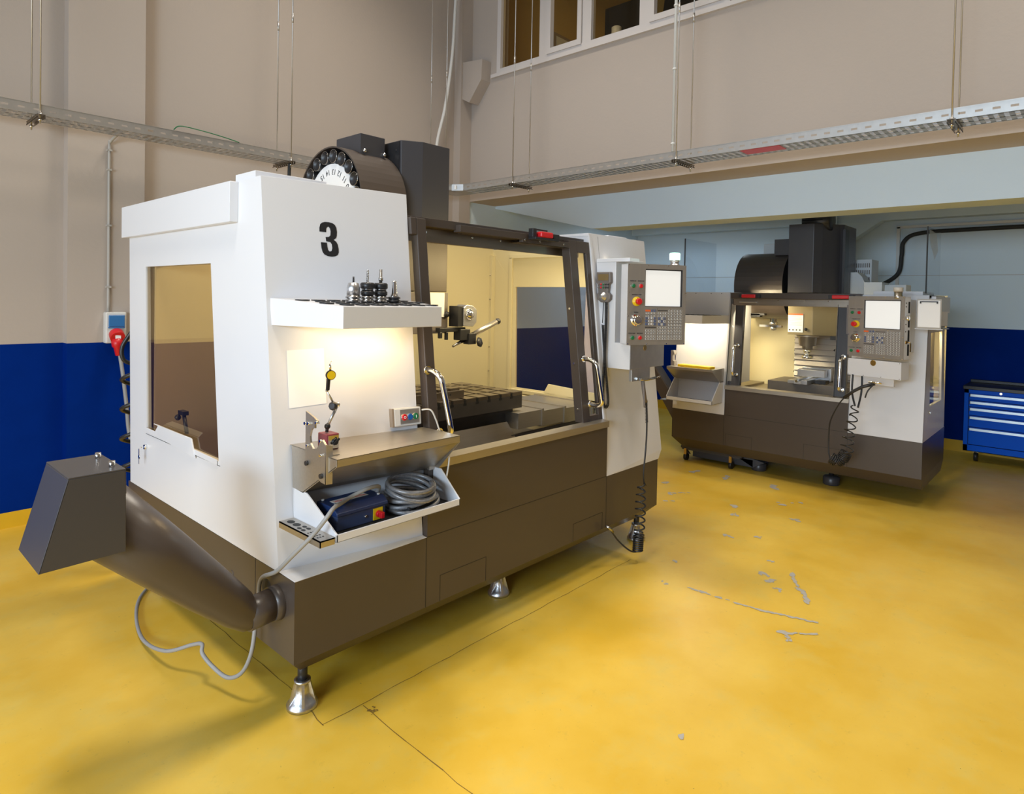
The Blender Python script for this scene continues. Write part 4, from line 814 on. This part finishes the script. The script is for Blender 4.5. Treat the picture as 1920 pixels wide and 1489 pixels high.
# air blow gun with long coil hose
t = thing('air_gun', 'black air blow gun hanging under the large control panel with a spiral hose', 'air gun', (3.22, 1.90, 1.03))
MB().tube([(3.20, 1.90, 1.045), (3.195, 1.89, 1.0), (3.205, 1.885, .94), (3.215, 1.885, .925)], .011, 10).build('grip', 'jog', t); MB().tube(spline([(3.185, 1.885, 1.02), (3.17, 1.872, .98), (3.165, 1.866, .92), (3.168, 1.866, .90)], 4), .005, 8).build('trigger', 'jog', t)
MB().tube([(3.17, 1.90, 1.055), (3.21, 1.895, 1.047), (3.24, 1.885, 1.05), (3.30, 1.87, 1.058)], .007, 10).tube(helix([(3.24, 1.885, 1.05), (3.33, 1.86, 1.062)], .004, 6, 0, 7), .002, 5).build('nozzle', 'tool', t)
hx = lambda px, py: (3.215+(px)*.0, 1.885, py)
P = spline([(3.215, 1.885, .925), (3.228, 1.885, .86), (3.232, 1.885, .78), (3.230, 1.885, .70), (3.222, 1.885, .62), (3.210, 1.885, .53), (3.215, 1.885, .47), (3.235, 1.885, .44)], 6)
m = MB().tube(P, .0048, 8); m.tube(helix([(3.218, 1.885, .92), (3.230, 1.885, .80)], .007, 14, 0, 7), .0022, 5)
H1 = helix([(3.205, 1.895, .455), (3.200, 1.895, .39), (3.198, 1.895, .27), (3.192, 1.895, .17)], lambda t_: .018+.010*min(1, t_*3), 7, 0, 14); H2 = helix([(3.192, 1.895, .17), (3.185, 1.895, .155), (3.180, 1.895, .070)], .027, 9, 0, 14)
m.tube(H1, .0046, 7); m.tube(H2, .0046, 7); m.tube(spline([H2[-1], (3.12, 1.90, .085), (3.05, 1.94, .15), (2.985, 1.95, .225)], 6), .0048, 8)
m.tube([P[-1], H1[0]], .0046, 7); m.build('hose', 'black', t, label='black spiral hose'); MB().tube([(3.0, 1.948, .213), (2.975, 1.955, .24), (2.965, 1.97, .25)], .008, 8).build('fitting', 'tool', t)
# spiral hose and cable behind the machine, between socket and cabinet
t = thing('spiral_hose', 'thick black spiral hose hanging behind the rear edge of the large machine', 'hose', (1.2, 3.85, .6))
MB().tube(spline([(1.19, 3.80, 1.60), (1.175, 3.79, 1.50), (1.165, 3.79, 1.44)], 4), .017, 10).ball((1.175, 3.80, 1.605), .02).tube([(1.185, 3.80, 1.58), (1.20, 3.725, 1.58)], .01, 8).build('hook_fitting', 'black', t)
P = spline([(1.17, 3.79, 1.44), (1.18, 3.80, 1.34), (1.165, 3.84, 1.28), (1.128, 3.86, 1.20), (1.135, 3.86, 1.13), (1.19, 3.86, 1.10)], 6); MB().tube(P, .011, 8).tube(helix([(1.19, 3.86, 1.10), (1.19, 3.86, .40)], .062, 4.4, 0, 16), .011, 8).build('coil', 'black', t)
# ================================================================== THE SMALLER MACHINE (faces the camera side, -X)
def FX(z): return 5.45+.09*(z-.5)
M2 = thing('milling_machine', 'smaller white and charcoal milling machine in the background below the pale beam', 'milling machine', (5.45, 2.915, 0), -PI/2)
YL, YR, XF, XR = 2.912, .905, 5.45, 6.36
m = MB(); hi = [(XF, YR), (XF, YL), (XR, YL), (XR, YR)]; lo = [(XF+.09, YR+.01), (XF+.09, YL-.07), (XR-.05, YL-.07), (XR-.05, YR+.01)]
for i in range(4):
    j = (i+1) % 4; a, b = hi[i], hi[j]; c, d = lo[j], lo[i]
    m.face([(*a, .235), (*b, .235), (*b, .503), (*a, .503)]); m.face([(*d, .14), (*c, .14), (*b, .235), (*a, .235)])
m.face([(*p, .14) for p in lo]); m.face([(*p, .503) for p in hi])
def s2(a, b): m.box((XF-.0008, a[0], a[1]), (XF+.01, b[0], b[1]), 1)
s2((2.406, .235), (2.408, .503)); s2((1.404, .235), (1.406, .503))
for y0, y1, z1 in ((2.39, 2.155, .34), (1.73, 1.425, .36)): s2((y0, .235), (y0-.002, z1)); s2((y1, .235), (y1+.002, z1)); s2((y1, z1-.002), (y0, z1))
m.build('base_skirt', ['grey', 'dark'], M2)
MB().box((XF, 1.405, .503), (XF+.03, 2.405, .735)).box((XF-.0006, 1.405, .503), (XF, 2.405, .5055), 1).build('front_panel', ['grey', 'dark'], M2, label='charcoal front panel')
MB().prism([(XF-.006, 1.404, .733), (XF-.006, 1.404, .764), (XF+.06, 1.404, .770), (XF+.06, 1.404, .74)], (0, 1.004, 0)).build('sill', 'steel', M2, label='stainless steel door sill')
for x, y in ((5.745, 2.20), (5.74, 1.593), (6.25, 2.7), (6.25, 1.2)):
    f = MB().cyl((x, y, .07), (x, y, .16), .02).build('leveling_foot', 'black', M2); MB().lathe((x, y, 0), (0, 0, 1), [(0, .060), (.008, .064), (.06, .064), (.072, .05), (.075, .02)], 26).build('foot_pad', 'greyb', f)
# left cabinet
ZT = 1.592
def fp(m, y0, y1, z0, z1, d=.02, mi=0, off=0): m.prism([(FX(z0)+off, y0, z0), (FX(z0)+off, y1, z0), (FX(z1)+off, y1, z1), (FX(z1)+off, y0, z1)], (d, 0, 0), mi)
m = MB(); fp(m, 2.408, YL, .503, ZT); m.prism([(XF, YL-.02, .503), (FX(ZT), YL-.02, ZT), (6.36, YL-.02, ZT), (6.36, YL-.02, .503)], (0, .02, 0)); m.box((FX(ZT), 2.39, ZT-.02), (6.1, YL, ZT)); m.prism([(FX(.76), 2.408, .76), (FX(ZT), 2.408, ZT), (6.0, 2.408, ZT), (6.0, 2.408, .76)], (0, .015, 0))
for y in (2.85, 2.75, 2.6, 2.5): m.cyl((FX(ZT)-.004, y, ZT-.012), (FX(ZT), y, ZT-.012), .004, seg=8, mi=1)
m.build('left_front_panel', ['white', 'dark'], M2, .0015)
q = [(FX(1.37), 2.878), (5.17, 2.785), (5.17, 2.50), (FX(1.37), 2.415)]; m = MB()

for i in range(3):
    a, b = Vector((*q[i], 0)), Vector((*q[i+1], 0)); n_ = V((b-a).y, -(b-a).x, 0).normalized()*-.004
    m.prism([a+V(0, 0, 1.312), b+V(0, 0, 1.312), b+V(0, 0, 1.384), a+V(0, 0, 1.384)], n_)
m.prism([(x, y, 1.381) for x, y in q], (0, 0, .003)); sh2 = m.build('tool_shelf', ['white'], M2, .002)
for r, x in enumerate((5.22, 5.29, 5.36, 5.43)):
    for k in range(6+r//2):
        y = 2.76-.052*k-(.02 if r % 2 else 0)+r*.014
        if y > 2.49-.02*r: MB().lathe((x, y, 1.384), (0, 0, 1), [(0, .022), (.003, .022), (.0032, .017), (.0008, .016)], 14, mis=[0, 0, 0, 1]).build('socket_ring', ['black', 'dark'], sh2)
MB().box((5.30, 2.52, 1.34), (5.36, 2.78, 1.355)).build('shelf_lamp', 'tube_lamp', M2); area('shelf_lamp_light', (5.30, 2.65, 1.33), (5.42, 2.65, 1.0), .30, .05, 3.0, (1, .86, .62))
TBz, yl, yr, xf = .912, 2.872, 2.43, 5.25
m = MB(); m.box((xf, yr, TBz-.003), (FX(.9), yl, TBz)); m.box((xf, yr, TBz-.02), (xf+.003, yl, TBz))
for y, s_ in ((yl, -.003), (yr, .003)): m.prism([(xf, y, TBz-.02), (xf, y, TBz), (FX(.9), y, TBz), (FX(.8), y, .79), (5.40, y, .79)], (0, s_, 0))
m.prism([(xf, yr, TBz-.02), (xf, yl, TBz-.02), (5.42, yl, .79), (5.42, yr, .79)], (.003, 0, .003)); m.build('work_table', 'steel', M2, .001)
m = MB(); m.box((xf, yr, .608), (FX(.6), yl, .612)); m.box((xf, yr, .608), (xf+.006, yl, .640))
for y, s_ in ((yl, -.006), (yr, .006)): m.prism([(xf, y, .608), (xf, y, .640), (5.40, y, .80), (FX(.8), y, .80), (FX(.6), y, .608)], (0, s_, 0))
m.box((xf+.01, yr+.01, .6125), (5.43, yl-.01, .615), 1); m.build('storage_tray', ['white', 'rubber'], M2, .001, label='white open tray')
MB().box((5.25, 2.875, .60), (5.42, 2.93, .604)).build('tool_rack', 'galv', M2)
MB().prism([(5.35, 2.85, .84), (5.35, 2.885, .84), (5.35, 2.885, 1.05), (5.35, 2.86, 1.05), (5.35, 2.85, 1.02), (5.35, 2.868, 1.0), (5.35, 2.868, .96), (5.35, 2.85, .95)], (.05, 0, 0)).build('holder_clamp', 'steel', M2)
# doors
def db(m, y0, y1, z0, z1, d=.045, mi=0, off=.03): fp(m, y0, y1, z0, z1, d, mi, off)
m = MB(); db(m, 2.30, 2.375, .768, 1.535); db(m, 2.375, 2.50, 1.49, 1.535); db(m, 2.375, 2.50, .768, .80); d1 = m.build('sliding_door', 'greyb', M2, .003, label='open left sliding door frame')
m = MB(); db(m, 2.375, 2.50, .80, 1.49, .004); m.build('door_pane', 'clear', d1); handle(d1, (FX(1.12)+.03, 2.335, 1.125), (FX(.88)+.03, 2.335, .865), (-.085, 0, -.004), .0125)
m = MB(); db(m, 1.445, 1.525, .768, 1.51, .05); db(m, 1.40, 1.445, 1.47, 1.51); db(m, 1.522, 1.526, .768, 1.50, .09, 1, -.0)
d2 = m.build('sliding_door', ['greyb', 'steeld'], M2, .003, label='open right sliding door frame'); handle(d2, (FX(1.08)+.03, 1.47, 1.085), (FX(.8)+.03, 1.47, .825), (-.085, 0, -.004), .0125)
MB().box((5.49, 1.405, 1.27), (5.53, 1.445, 1.50)).build('door_guide', 'jog', d2)
m = MB(); m.box((5.50, 1.35, 1.538), (5.56, 2.395, 1.588)); m.box((5.56, 1.40, 1.478), (5.575, 2.395, 1.54), 1); m.box((5.53, 2.18, 1.50), (5.56, 2.33, 1.512), 2)
h2 = m.build('door_header', ['grey', 'steeld', 'steel'], M2, .002)
for y in (2.0, 1.78, 1.60): MB().cyl((5.555, y, 1.525), (5.549, y, 1.525), .005, seg=8).build('bolt', 'chrome', h2)
for y0, y1, s_ in ((2.275, 2.155, 'left'), (1.545, 1.42, 'right')):
    i_ = MB().box((5.455, y0+.03, 1.545), (5.50, y1-.03, 1.575)).build('interlock_switch', 'black', M2, .002); MB().box((5.44, y0, 1.545), (5.485, y1, 1.575)).build('switch_cover', 'red', i_, .006, label='red switch cover')
# right cabinet with its side facing -Y
m = MB(); fp(m, YR, 1.405, .503, ZT-.01); m.prism([(FX(.76), 1.39, .76), (FX(ZT), 1.39, ZT-.01), (6.0, 1.39, ZT-.01), (6.0, 1.39, .76)], (0, .015, 0)); m.box((FX(ZT), YR, ZT-.03), (6.2, 1.405, ZT-.01)); m.box((FX(ZT)+.02, .95, ZT-.01), (6.0, 1.28, ZT+.018))
m.build('right_front_panel', 'white', M2, .0015)
m = MB(); a = [(XF+.01, YR, .503), (FX(ZT), YR, ZT-.01), (6.20, YR, ZT-.01), (6.34, YR, .503)]; b = [(5.68, YR, .745), (5.655, YR, 1.302), (6.13, YR, 1.302), (6.17, YR, .745)]
m.frame(a, b, (0, .02, 0)); m.box((5.62, YR-.03, 1.448), (6.25, YR, 1.575)); m.prism([(5.62, YR-.05, 1.322), (6.1, YR-.05, 1.322), (6.1, YR, 1.335), (5.62, YR, 1.335)], (0, 0, .004)); m.cyl((5.68, YR-.008, .70), (5.68, YR, .70), .012, mi=1)
m.build('right_side_panel', ['white', 'chrome'], M2, .001); MB().box((5.66, YR+.008, .745), (6.17, YR+.011, 1.302)).build('side_window_pane', 'clear', M2)
MB().box((5.60, YR+.085, .60), (6.34, YR+.09, 1.40)).build('side_liner', 'cream', M2); area('machine_interior_light', (5.92, YR+.05, 1.36), (5.92, YR+.06, .8), .4, .03, 3.2, (1, .78, .38))  # extra lamp added behind the pane so the side liner looks lit
MB().box((5.93, YR-.04, 1.345), (5.99, YR, 1.40)).box((5.90, YR-.05, 1.385), (6.02, YR-.035, 1.395)).build('latch', 'black', M2, .003)
# inside
MB().box((6.46, YR+.02, .5), (6.48, 1.50, ZT)).build('rear_liner', 'cream', M2)
m = MB(); m.box((6.46, 2.145, .5), (6.48, YL-.02, ZT)); m.box((5.7, YL-.035, .5), (6.48, YL-.02, ZT)); m.box((6.42, 2.135, .78), (6.46, 2.15, 1.5))
m.build('rear_liner', 'cream', M2)
for z in (.85, .95, 1.05, 1.15, 1.25): MB().cyl((6.42, 2.143, z), (6.416, 2.143, z), .005, seg=8).build('rivet', 'tool', M2)
m = MB()
for k in range(9): z = .76+.052*k; m.prism([(6.40, 1.50, z), (6.40, 2.14, z), (6.42, 2.14, z+.050), (6.42, 1.50, z+.050)], (.02, 0, 0)); m.box((6.405, 1.50, z+.048), (6.43, 2.14, z+.053), 1)
m.build('way_cover', ['slat', 'jog'], M2)
m = MB(); m.box((5.53, YR+.05, .56), (6.46, YL-.05, .58)); m.box((5.75, 2.2, .58), (6.4, 2.42, .70)); m.box((5.72, 2.42, .58), (6.4, 2.85, .72)); m.box((5.8, YR+.1, .58), (6.38, 1.5, .70)); m.build('chip_pan', 'steeld', M2)
MB().box((5.90, .98, .700), (6.32, 2.20, .80)).build('machine_table', 'tabl', M2, .003)
# head and column
m = MB(); m.prism([(5.97, 2.06, 1.222), (5.97, 1.845, 1.222), (6.12, 1.68, 1.222), (6.40, 1.68, 1.222), (6.40, 2.06, 1.222)], (0, 0, .36)); m.build('spindle_head', ['headm'], M2, .003)
MB().box((5.965, 1.925, 1.245), (5.97, 2.055, 1.412)).box((5.9645, 1.925, 1.398), (5.965, 2.055, 1.412), 1).build('warning_notice', ['paper', 'orange'], M2, label='white notice with an orange header')
m = MB()
for k in range(4): m.ball((5.963, 2.040-.03*k, 1.266), .0065, 0, (.3, 1, 1))
for k in range(7): m.box((5.9643, 1.935, 1.385-.013*k), (5.965, 2.045-.01*(k % 3), 1.3865-.013*k), 1)
m.build('notice_print', ['black', 'jog'], M2); MB().ball((5.96, 1.90, 1.275), .014).build('knob', 'black', M2)
MB().lathe((6.10, 1.925, 1.222), (0, 0, -1), [(0, .092), (.02, .092), (.022, .078), (.10, .070), (.105, .045), (.13, .045)], 28).build('spindle', 'steel', M2)
MB().lathe((6.10, 1.925, 1.092), (0, 0, -1), [(0, .026), (.015, .034), (.03, .034), (.032, .024), (.055, .026), (.058, .045), (.085, .048), (.09, .03)], 18).build('face_mill', 'chrome', M2)
b = MB().box((5.99, 2.28, 1.385), (6.05, 2.80, 1.405)).box((5.99, 2.32, 1.37), (6.05, 2.42, 1.40)).build('tool_changer_arm', 'black', M2, .002)
MB().lathe((6.0, 2.20, 1.25), (0, 0, 1), [(0, .02), (.01, .03), (.03, .03), (.035, .02), (.05, .02), (.055, .04), (.075, .04), (.08, .028), (.11, .028)], 16).box((5.98, 2.12, 1.28), (6.02, 2.32, 1.30)).build('gripper', 'chrome', b)
MB().box((5.98, 1.35, 1.19), (6.02, 1.70, 1.222)).tube([(5.97, 1.62, 1.20), (5.96, 1.63, 1.13), (5.95, 1.66, 1.10)], .008, 8).tube([(5.97, 1.60, 1.20), (5.96, 1.60, 1.14)], .012, 8).box((5.99, 1.42, 1.222), (6.05, 1.47, 1.33)).build('coolant_arm', 'black', M2)
m = MB(); m.prism([(5.97, 2.07, 1.60), (5.97, 1.855, 1.60), (6.03, 1.80, 1.60), (6.20, 1.70, 1.60), (6.22, 1.675, 1.60), (6.6, 1.675, 1.60), (6.6, 2.07, 1.60)], (0, 0, .615)); m.build('column_cover', 'greyb', M2, .003)
MB().box((6.18, 1.655, 1.58), (6.30, 1.675, 2.17)).build('column_side_plate', 'black', M2)
m = MB(); seg = 48; cy_, cz_, r_ = 6.26, 1.665, .315
for k in range(seg):
    a0, a1 = 2*PI*k/seg, 2*PI*(k+1)/seg; Pf = lambda a, r, y: (cy_+r*math.cos(a), y, cz_+r*math.sin(a))
    f = m.b.faces.new([m._v(Pf(a0, r_, 2.11)), m._v(Pf(a1, r_, 2.11)), m._v(Pf(a1, r_, 2.56)), m._v(Pf(a0, r_, 2.56))]); f.smooth = True
    for y in (2.115, 2.555): m.face([Pf(a0, 0, y), Pf(a0, r_, y), Pf(a1, r_, y)], 1)
m.build('tool_drum', ['grey', 'black'], M2)
MB().box((6.1, 2.10, 1.95), (6.4, 2.245, 2.10)).build('motor_box', 'greyb', M2, .002); MB().prism([(6.3, 2.56, 1.60), (6.3, 2.70, 1.60), (6.3, 2.70, 1.70), (6.3, 2.56, 1.90)], (.1, 0, 0)).build('drum_shroud', 'greyb', M2)
MB().box((6.55, 2.10, 2.02), (6.62, 2.22, 2.28)).box((6.5, 2.25, 1.98), (6.6, 2.50, 2.10)).build('rear_cover', 'ventw', M2, .01)
m = MB(); m.lathe((6.12, 1.985, 2.25), (0, -1, 0), [(0, .085), (.01, .098), (.23, .098), (.24, .085), (.242, .03)], 26)
for k in range(22): a = PI*k/21; m.box((6.12+.095*math.cos(a)-.003, 1.80, 2.25+.095*math.sin(a)-.003), (6.12+.101*math.cos(a)+.003, 1.98, 2.25+.101*math.sin(a)+.003))
m.build('top_motor', 'black', M2)
# rear drive box, duct
m = MB(); m.box((6.70, 1.56, 1.60), (6.95, 1.86, 1.93))
for k in range(4):
    for j in range(14): m.box((6.698, 1.575+.018*j, 1.66+.065*k), (6.70, 1.585+.018*j, 1.70+.065*k), 1)
m.build('drive_box', ['ventw', 'jog'], M2, .002); m = MB(); m.prism([(6.45, 1.70, 1.60), (6.45, 1.56, 1.60), (6.45, 1.50, 1.58), (6.45, 1.58, 1.76), (6.45, 1.62, 1.80), (6.45, 1.80, 1.80), (6.45, 1.80, 1.74), (6.45, 1.68, 1.74)], (.2, 0, 0)); m.box((6.2, 1.36, 1.57), (6.45, 1.50, 1.70)); m.box((6.3, 1.20, 1.57), (6.5, 1.37, 1.68)); m.build('cable_duct', 'ventw', M2, .002)
# pendant
m = MB(); m.box((5.30, .985, 1.16), (FX(1.3), 1.36, 1.545)); m.build('pendant_arm_cover', 'white', M2, .002)
p2 = pendant(M2, (5.275, 1.377, 1.119), math.radians(-108), True, .412)
Tq = Matrix.Translation((5.275, 1.377, .975)) @ Matrix.Rotation(math.radians(-108), 4, 'Z'); m = MB(Tq); m.box((.005, .0, 0), (.40, .10, .125)); m.box((.10, .03, -.055), (.335, .05, 0)); m.build('arm_base_plate', 'white', M2, .0015)
m = MB(Tq); 
for x, z in ((.012, .118), (.39, .118), (.012, .008), (.39, .008), (.13, .008), (.26, .008)): m.cyl((x, -.002, z), (x, 0, z), .003, seg=8)
m.build('screws', 'jog', M2); MB(Tq).lathe((.20, 0, .105), (0, -1, 0), [(0, .022), (.003, .02)], 12).build('label_plate', 'brass', M2)
b = MB().lathe((5.19, 1.035, 1.55), (0, 0, 1), [(0, .03), (.02, .03), (.022, .026), (.05, .026)], 20).build('beacon', 'alu', M2); MB().lathe((5.19, 1.035, 1.60), (0, 0, 1), [(0, .030), (.028, .031), (.03, .028)], 20).build('beacon_lens', 'beige_lamp', b)
Tk = Matrix.Translation((5.147, .985, 1.119)) @ Matrix.Rotation(math.radians(-18), 4, 'Z')
kk = MB(Tk).cyl((.03, -.004, .125), (.03, .002, .125), .012).cyl((.03, -.03, .125), (.03, -.004, .125), .003, seg=6).box((.025, -.032, .06), (.036, -.029, .12)).build('key', 'brass', p2); MB(Tk).lathe((.025, .0, .295), (0, -1, 0), [(0, .018), (.02, .018), (.022, .01)], 16).build('connector', 'chrome', p2)
area('machine_interior_light', (5.75, 2.45, 1.50), (6.2, 2.2, .9), .5, .06, 14, (1, .84, .52)); area('machine_interior_light', (5.7, 1.30, 1.50), (6.0, 1.2, .9), .3, .06, 5, (1, .83, .5))
MB().box((5.66, 2.43, 1.50), (5.72, 2.85, 1.53)).build('work_lamp', 'tube_lamp', M2)
# chip auger of the smaller machine, on its far side
m = MB(); m.prism([(5.62, 2.93, .40), (5.62, 2.93, .50), (5.62, 3.30, .98), (5.62, 3.38, .92), (5.62, 3.0, .36)], (.14, 0, 0)); m.build('chip_auger', 'grey', M2, .01)

# ------------------------------------------------------------------ things on and around the smaller machine
t = thing('storage_case', 'flat yellow case with two dark latches on the smaller machine\'s work table', 'case', (5.33, 2.6, TBz), 0)
MB().prism([(5.30, 2.79, TBz), (5.27, 2.47, TBz), (5.36, 2.46, TBz), (5.39, 2.78, TBz)], (0, 0, .022)).build('body', 'yellow', t, .003)
for y in (2.70, 2.55): MB().box((5.276+.009*(y-2.47)/.03*.25, y-.018, TBz+.006), (5.30, y+.018, TBz+.018)).build('latch', 'black', t)
tag(MB().tube([(5.33, 2.75, .622), (5.31, 2.55, .622)], .006, 8).build('screwdriver', 'red'), 'red-handled screwdriver lying in the smaller machine\'s tray', 'screwdriver')
tag(MB().tube([(5.29, 2.62, .622), (5.29, 2.47, .622)], .007, 8).tube([(5.30, 2.62, .622), (5.285, 2.62, .630)], .010, 8).build('spanner', 'black'), 'dark spanner lying in the smaller machine\'s tray', 'spanner')
t = thing('clipboard', 'grey clipboard with white sheet and black clip beside the smaller control panel', 'clipboard', (5.40, .83, 1.36))
Tc = Matrix.Translation((5.22, .925, 1.345)) @ Matrix.Rotation(math.radians(-98), 4, 'Z')
bl(MB(Tc), (0, 0, 0), (.150, .006, .205)).build('board', 'conduit', t, .002); bl(MB(Tc), (.008, -.002, .010), (.142, 0, .195)).build('paper_sheet', 'paper', t)
MB(Tc).box((.02, -.006, .183), (.13, -.002, .190)).box((.02, -.008, .174), (.028, -.002, .190)).box((.122, -.008, .174), (.13, -.002, .190)).build('clip', 'black', t); bl(MB(Tc), (-.012, .006, -.006), (.158, .012, .0)).build('rack', 'white', t); bl(MB(Tc), (.02, .012, .02), (.13, .20, .12)).build('support', 'white', t)
t = thing('guard_panel', 'clear acrylic guard standing on the left rim of the smaller machine', 'panel', (5.7, 2.9, 1.59)); MB().prism([(5.60, 2.895, 1.594), (5.60, 2.895, 2.10), (6.27, 2.895, 2.10), (6.27, 2.895, 1.594)], (0, .006, 0)).build('sheet', 'acryl', t); MB().box((5.597, 2.893, 1.594), (5.603, 2.903, 2.10)).build('edge', 'greyb', t)
t = thing('guard_panel', 'clear acrylic guard with tape standing on the right rim of the smaller machine', 'panel', (5.7, .93, 1.6)); MB().prism([(5.53, .922, 1.594), (5.53, .922, 2.088), (6.05, .922, 2.088), (6.05, .922, 1.594)], (0, .006, 0)).build('sheet', 'acryl', t); MB().box((5.527, .921, 1.594), (5.533, .930, 2.088)).build('edge', 'dark', t); MB().prism([(5.56, .920, 2.07), (5.86, .920, 2.06), (5.93, .920, 1.93), (5.80, .920, 1.86), (5.62, .920, 1.97)], (0, .001, 0)).build('tape', 'tape', t)
t = thing('vise', 'steel machine vise on the smaller machine\'s table', 'vise', (6.0, 1.9, .80))
MB().box((5.80, 1.93, .802), (6.2, 1.99, .83)).box((5.78, 1.82, .802), (6.2, 1.87, .84)).box((5.78, 1.87, .802), (6.2, 1.93, .815)).build('bed', 'alu', t, .003); MB().box((6.05, 1.76, .845), (6.12, 1.99, .91)).build('jaw', 'alu', t, .003); MB().box((6.18, 1.74, .802), (6.26, 1.99, .92)).build('jaw', 'alu', t, .003); MB().lathe((5.78, 1.90, .83), (-1, 0, 0), [(0, .012), (.03, .012)], 6).build('screw', 'chrome', t)
MB().box((5.95, 1.72, .802), (6.05, 1.80, .83)).build('clamp', 'black', t)
t = thing('coolant_tank', 'low black coolant tank on casters pushed under the smaller machine', 'tank', (5.6, 2.6, 0))
MB().box((5.585, 2.31, .10), (6.1, 2.875, .125)).box((5.66, 2.22, .03), (6.1, 2.80, .10)).prism([(5.66, 2.22, .03), (5.66, 2.12, .09), (5.66, 2.25, .115), (5.66, 2.40, .115)], (.4, 0, 0)).build('tank', 'cast_grey', t, .003); MB().box((5.575, 2.29, .115), (5.60, 2.88, .135)).build('rim', 'greyb', t)
for y in (2.835, 2.395):
    c_ = MB().box((5.575, y-.012, .045), (5.595, y+.012, .112)).build('caster', 'brass', t); MB().cyl((5.60, y-.014, .034), (5.60, y+.014, .034), .034, seg=20).build('wheel', 'black', c_)
MB().prism([(5.60, 2.875, .13), (5.60, 2.86, .13), (5.60, 2.80, .06), (5.60, 2.82, .06)], (.02, 0, 0)).build('handle', 'greyb', t)
t = thing('air_gun', 'black air blow gun hanging under the smaller control panel with a spiral hose', 'air gun', (5.2, 1.28, .95))
MB().tube([(5.16, 1.16, .935), (5.16, 1.24, .905), (5.16, 1.30, .865), (5.16, 1.36, .81)], .012, 10).build('grip', 'black', t); MB().tube(spline([(5.155, 1.17, .925), (5.14, 1.20, .88), (5.14, 1.215, .83)], 4), .005, 8).build('trigger', 'black', t); MB().cyl((5.16, 1.20, .945), (5.14, 1.11, .945), .007).build('nozzle', 'chrome', t)
P = spline([(5.16, 1.36, .81), (5.17, 1.40, .75), (5.2, 1.46, .62), (5.22, 1.475, .50), (5.22, 1.47, .36), (5.2, 1.44, .32)], 6); m = MB().tube(P, .005, 8)
m.tube(helix([(5.2, 1.45, .34), (5.2, 1.41, .32), (5.2, 1.37, .345), (5.2, 1.345, .40)], .040, 12, 0, 12), .0048, 7); m.tube(helix([(5.2, 1.345, .40), (5.2, 1.335, .50), (5.2, 1.32, .60), (5.2, 1.30, .68), (5.22, 1.30, .75)], lambda t_: .045-.02*t_, 6, 0, 14), .0048, 7)
m.tube(spline([(5.22, 1.30, .75), (5.25, 1.33, .85), (5.26, 1.33, .98)], 6), .007, 8).tube(spline([(5.22, 1.28, .74), (5.26, 1.27, .85), (5.27, 1.27, .98)], 6), .007, 8); m.build('hose', 'black', t, label='black spiral hose')
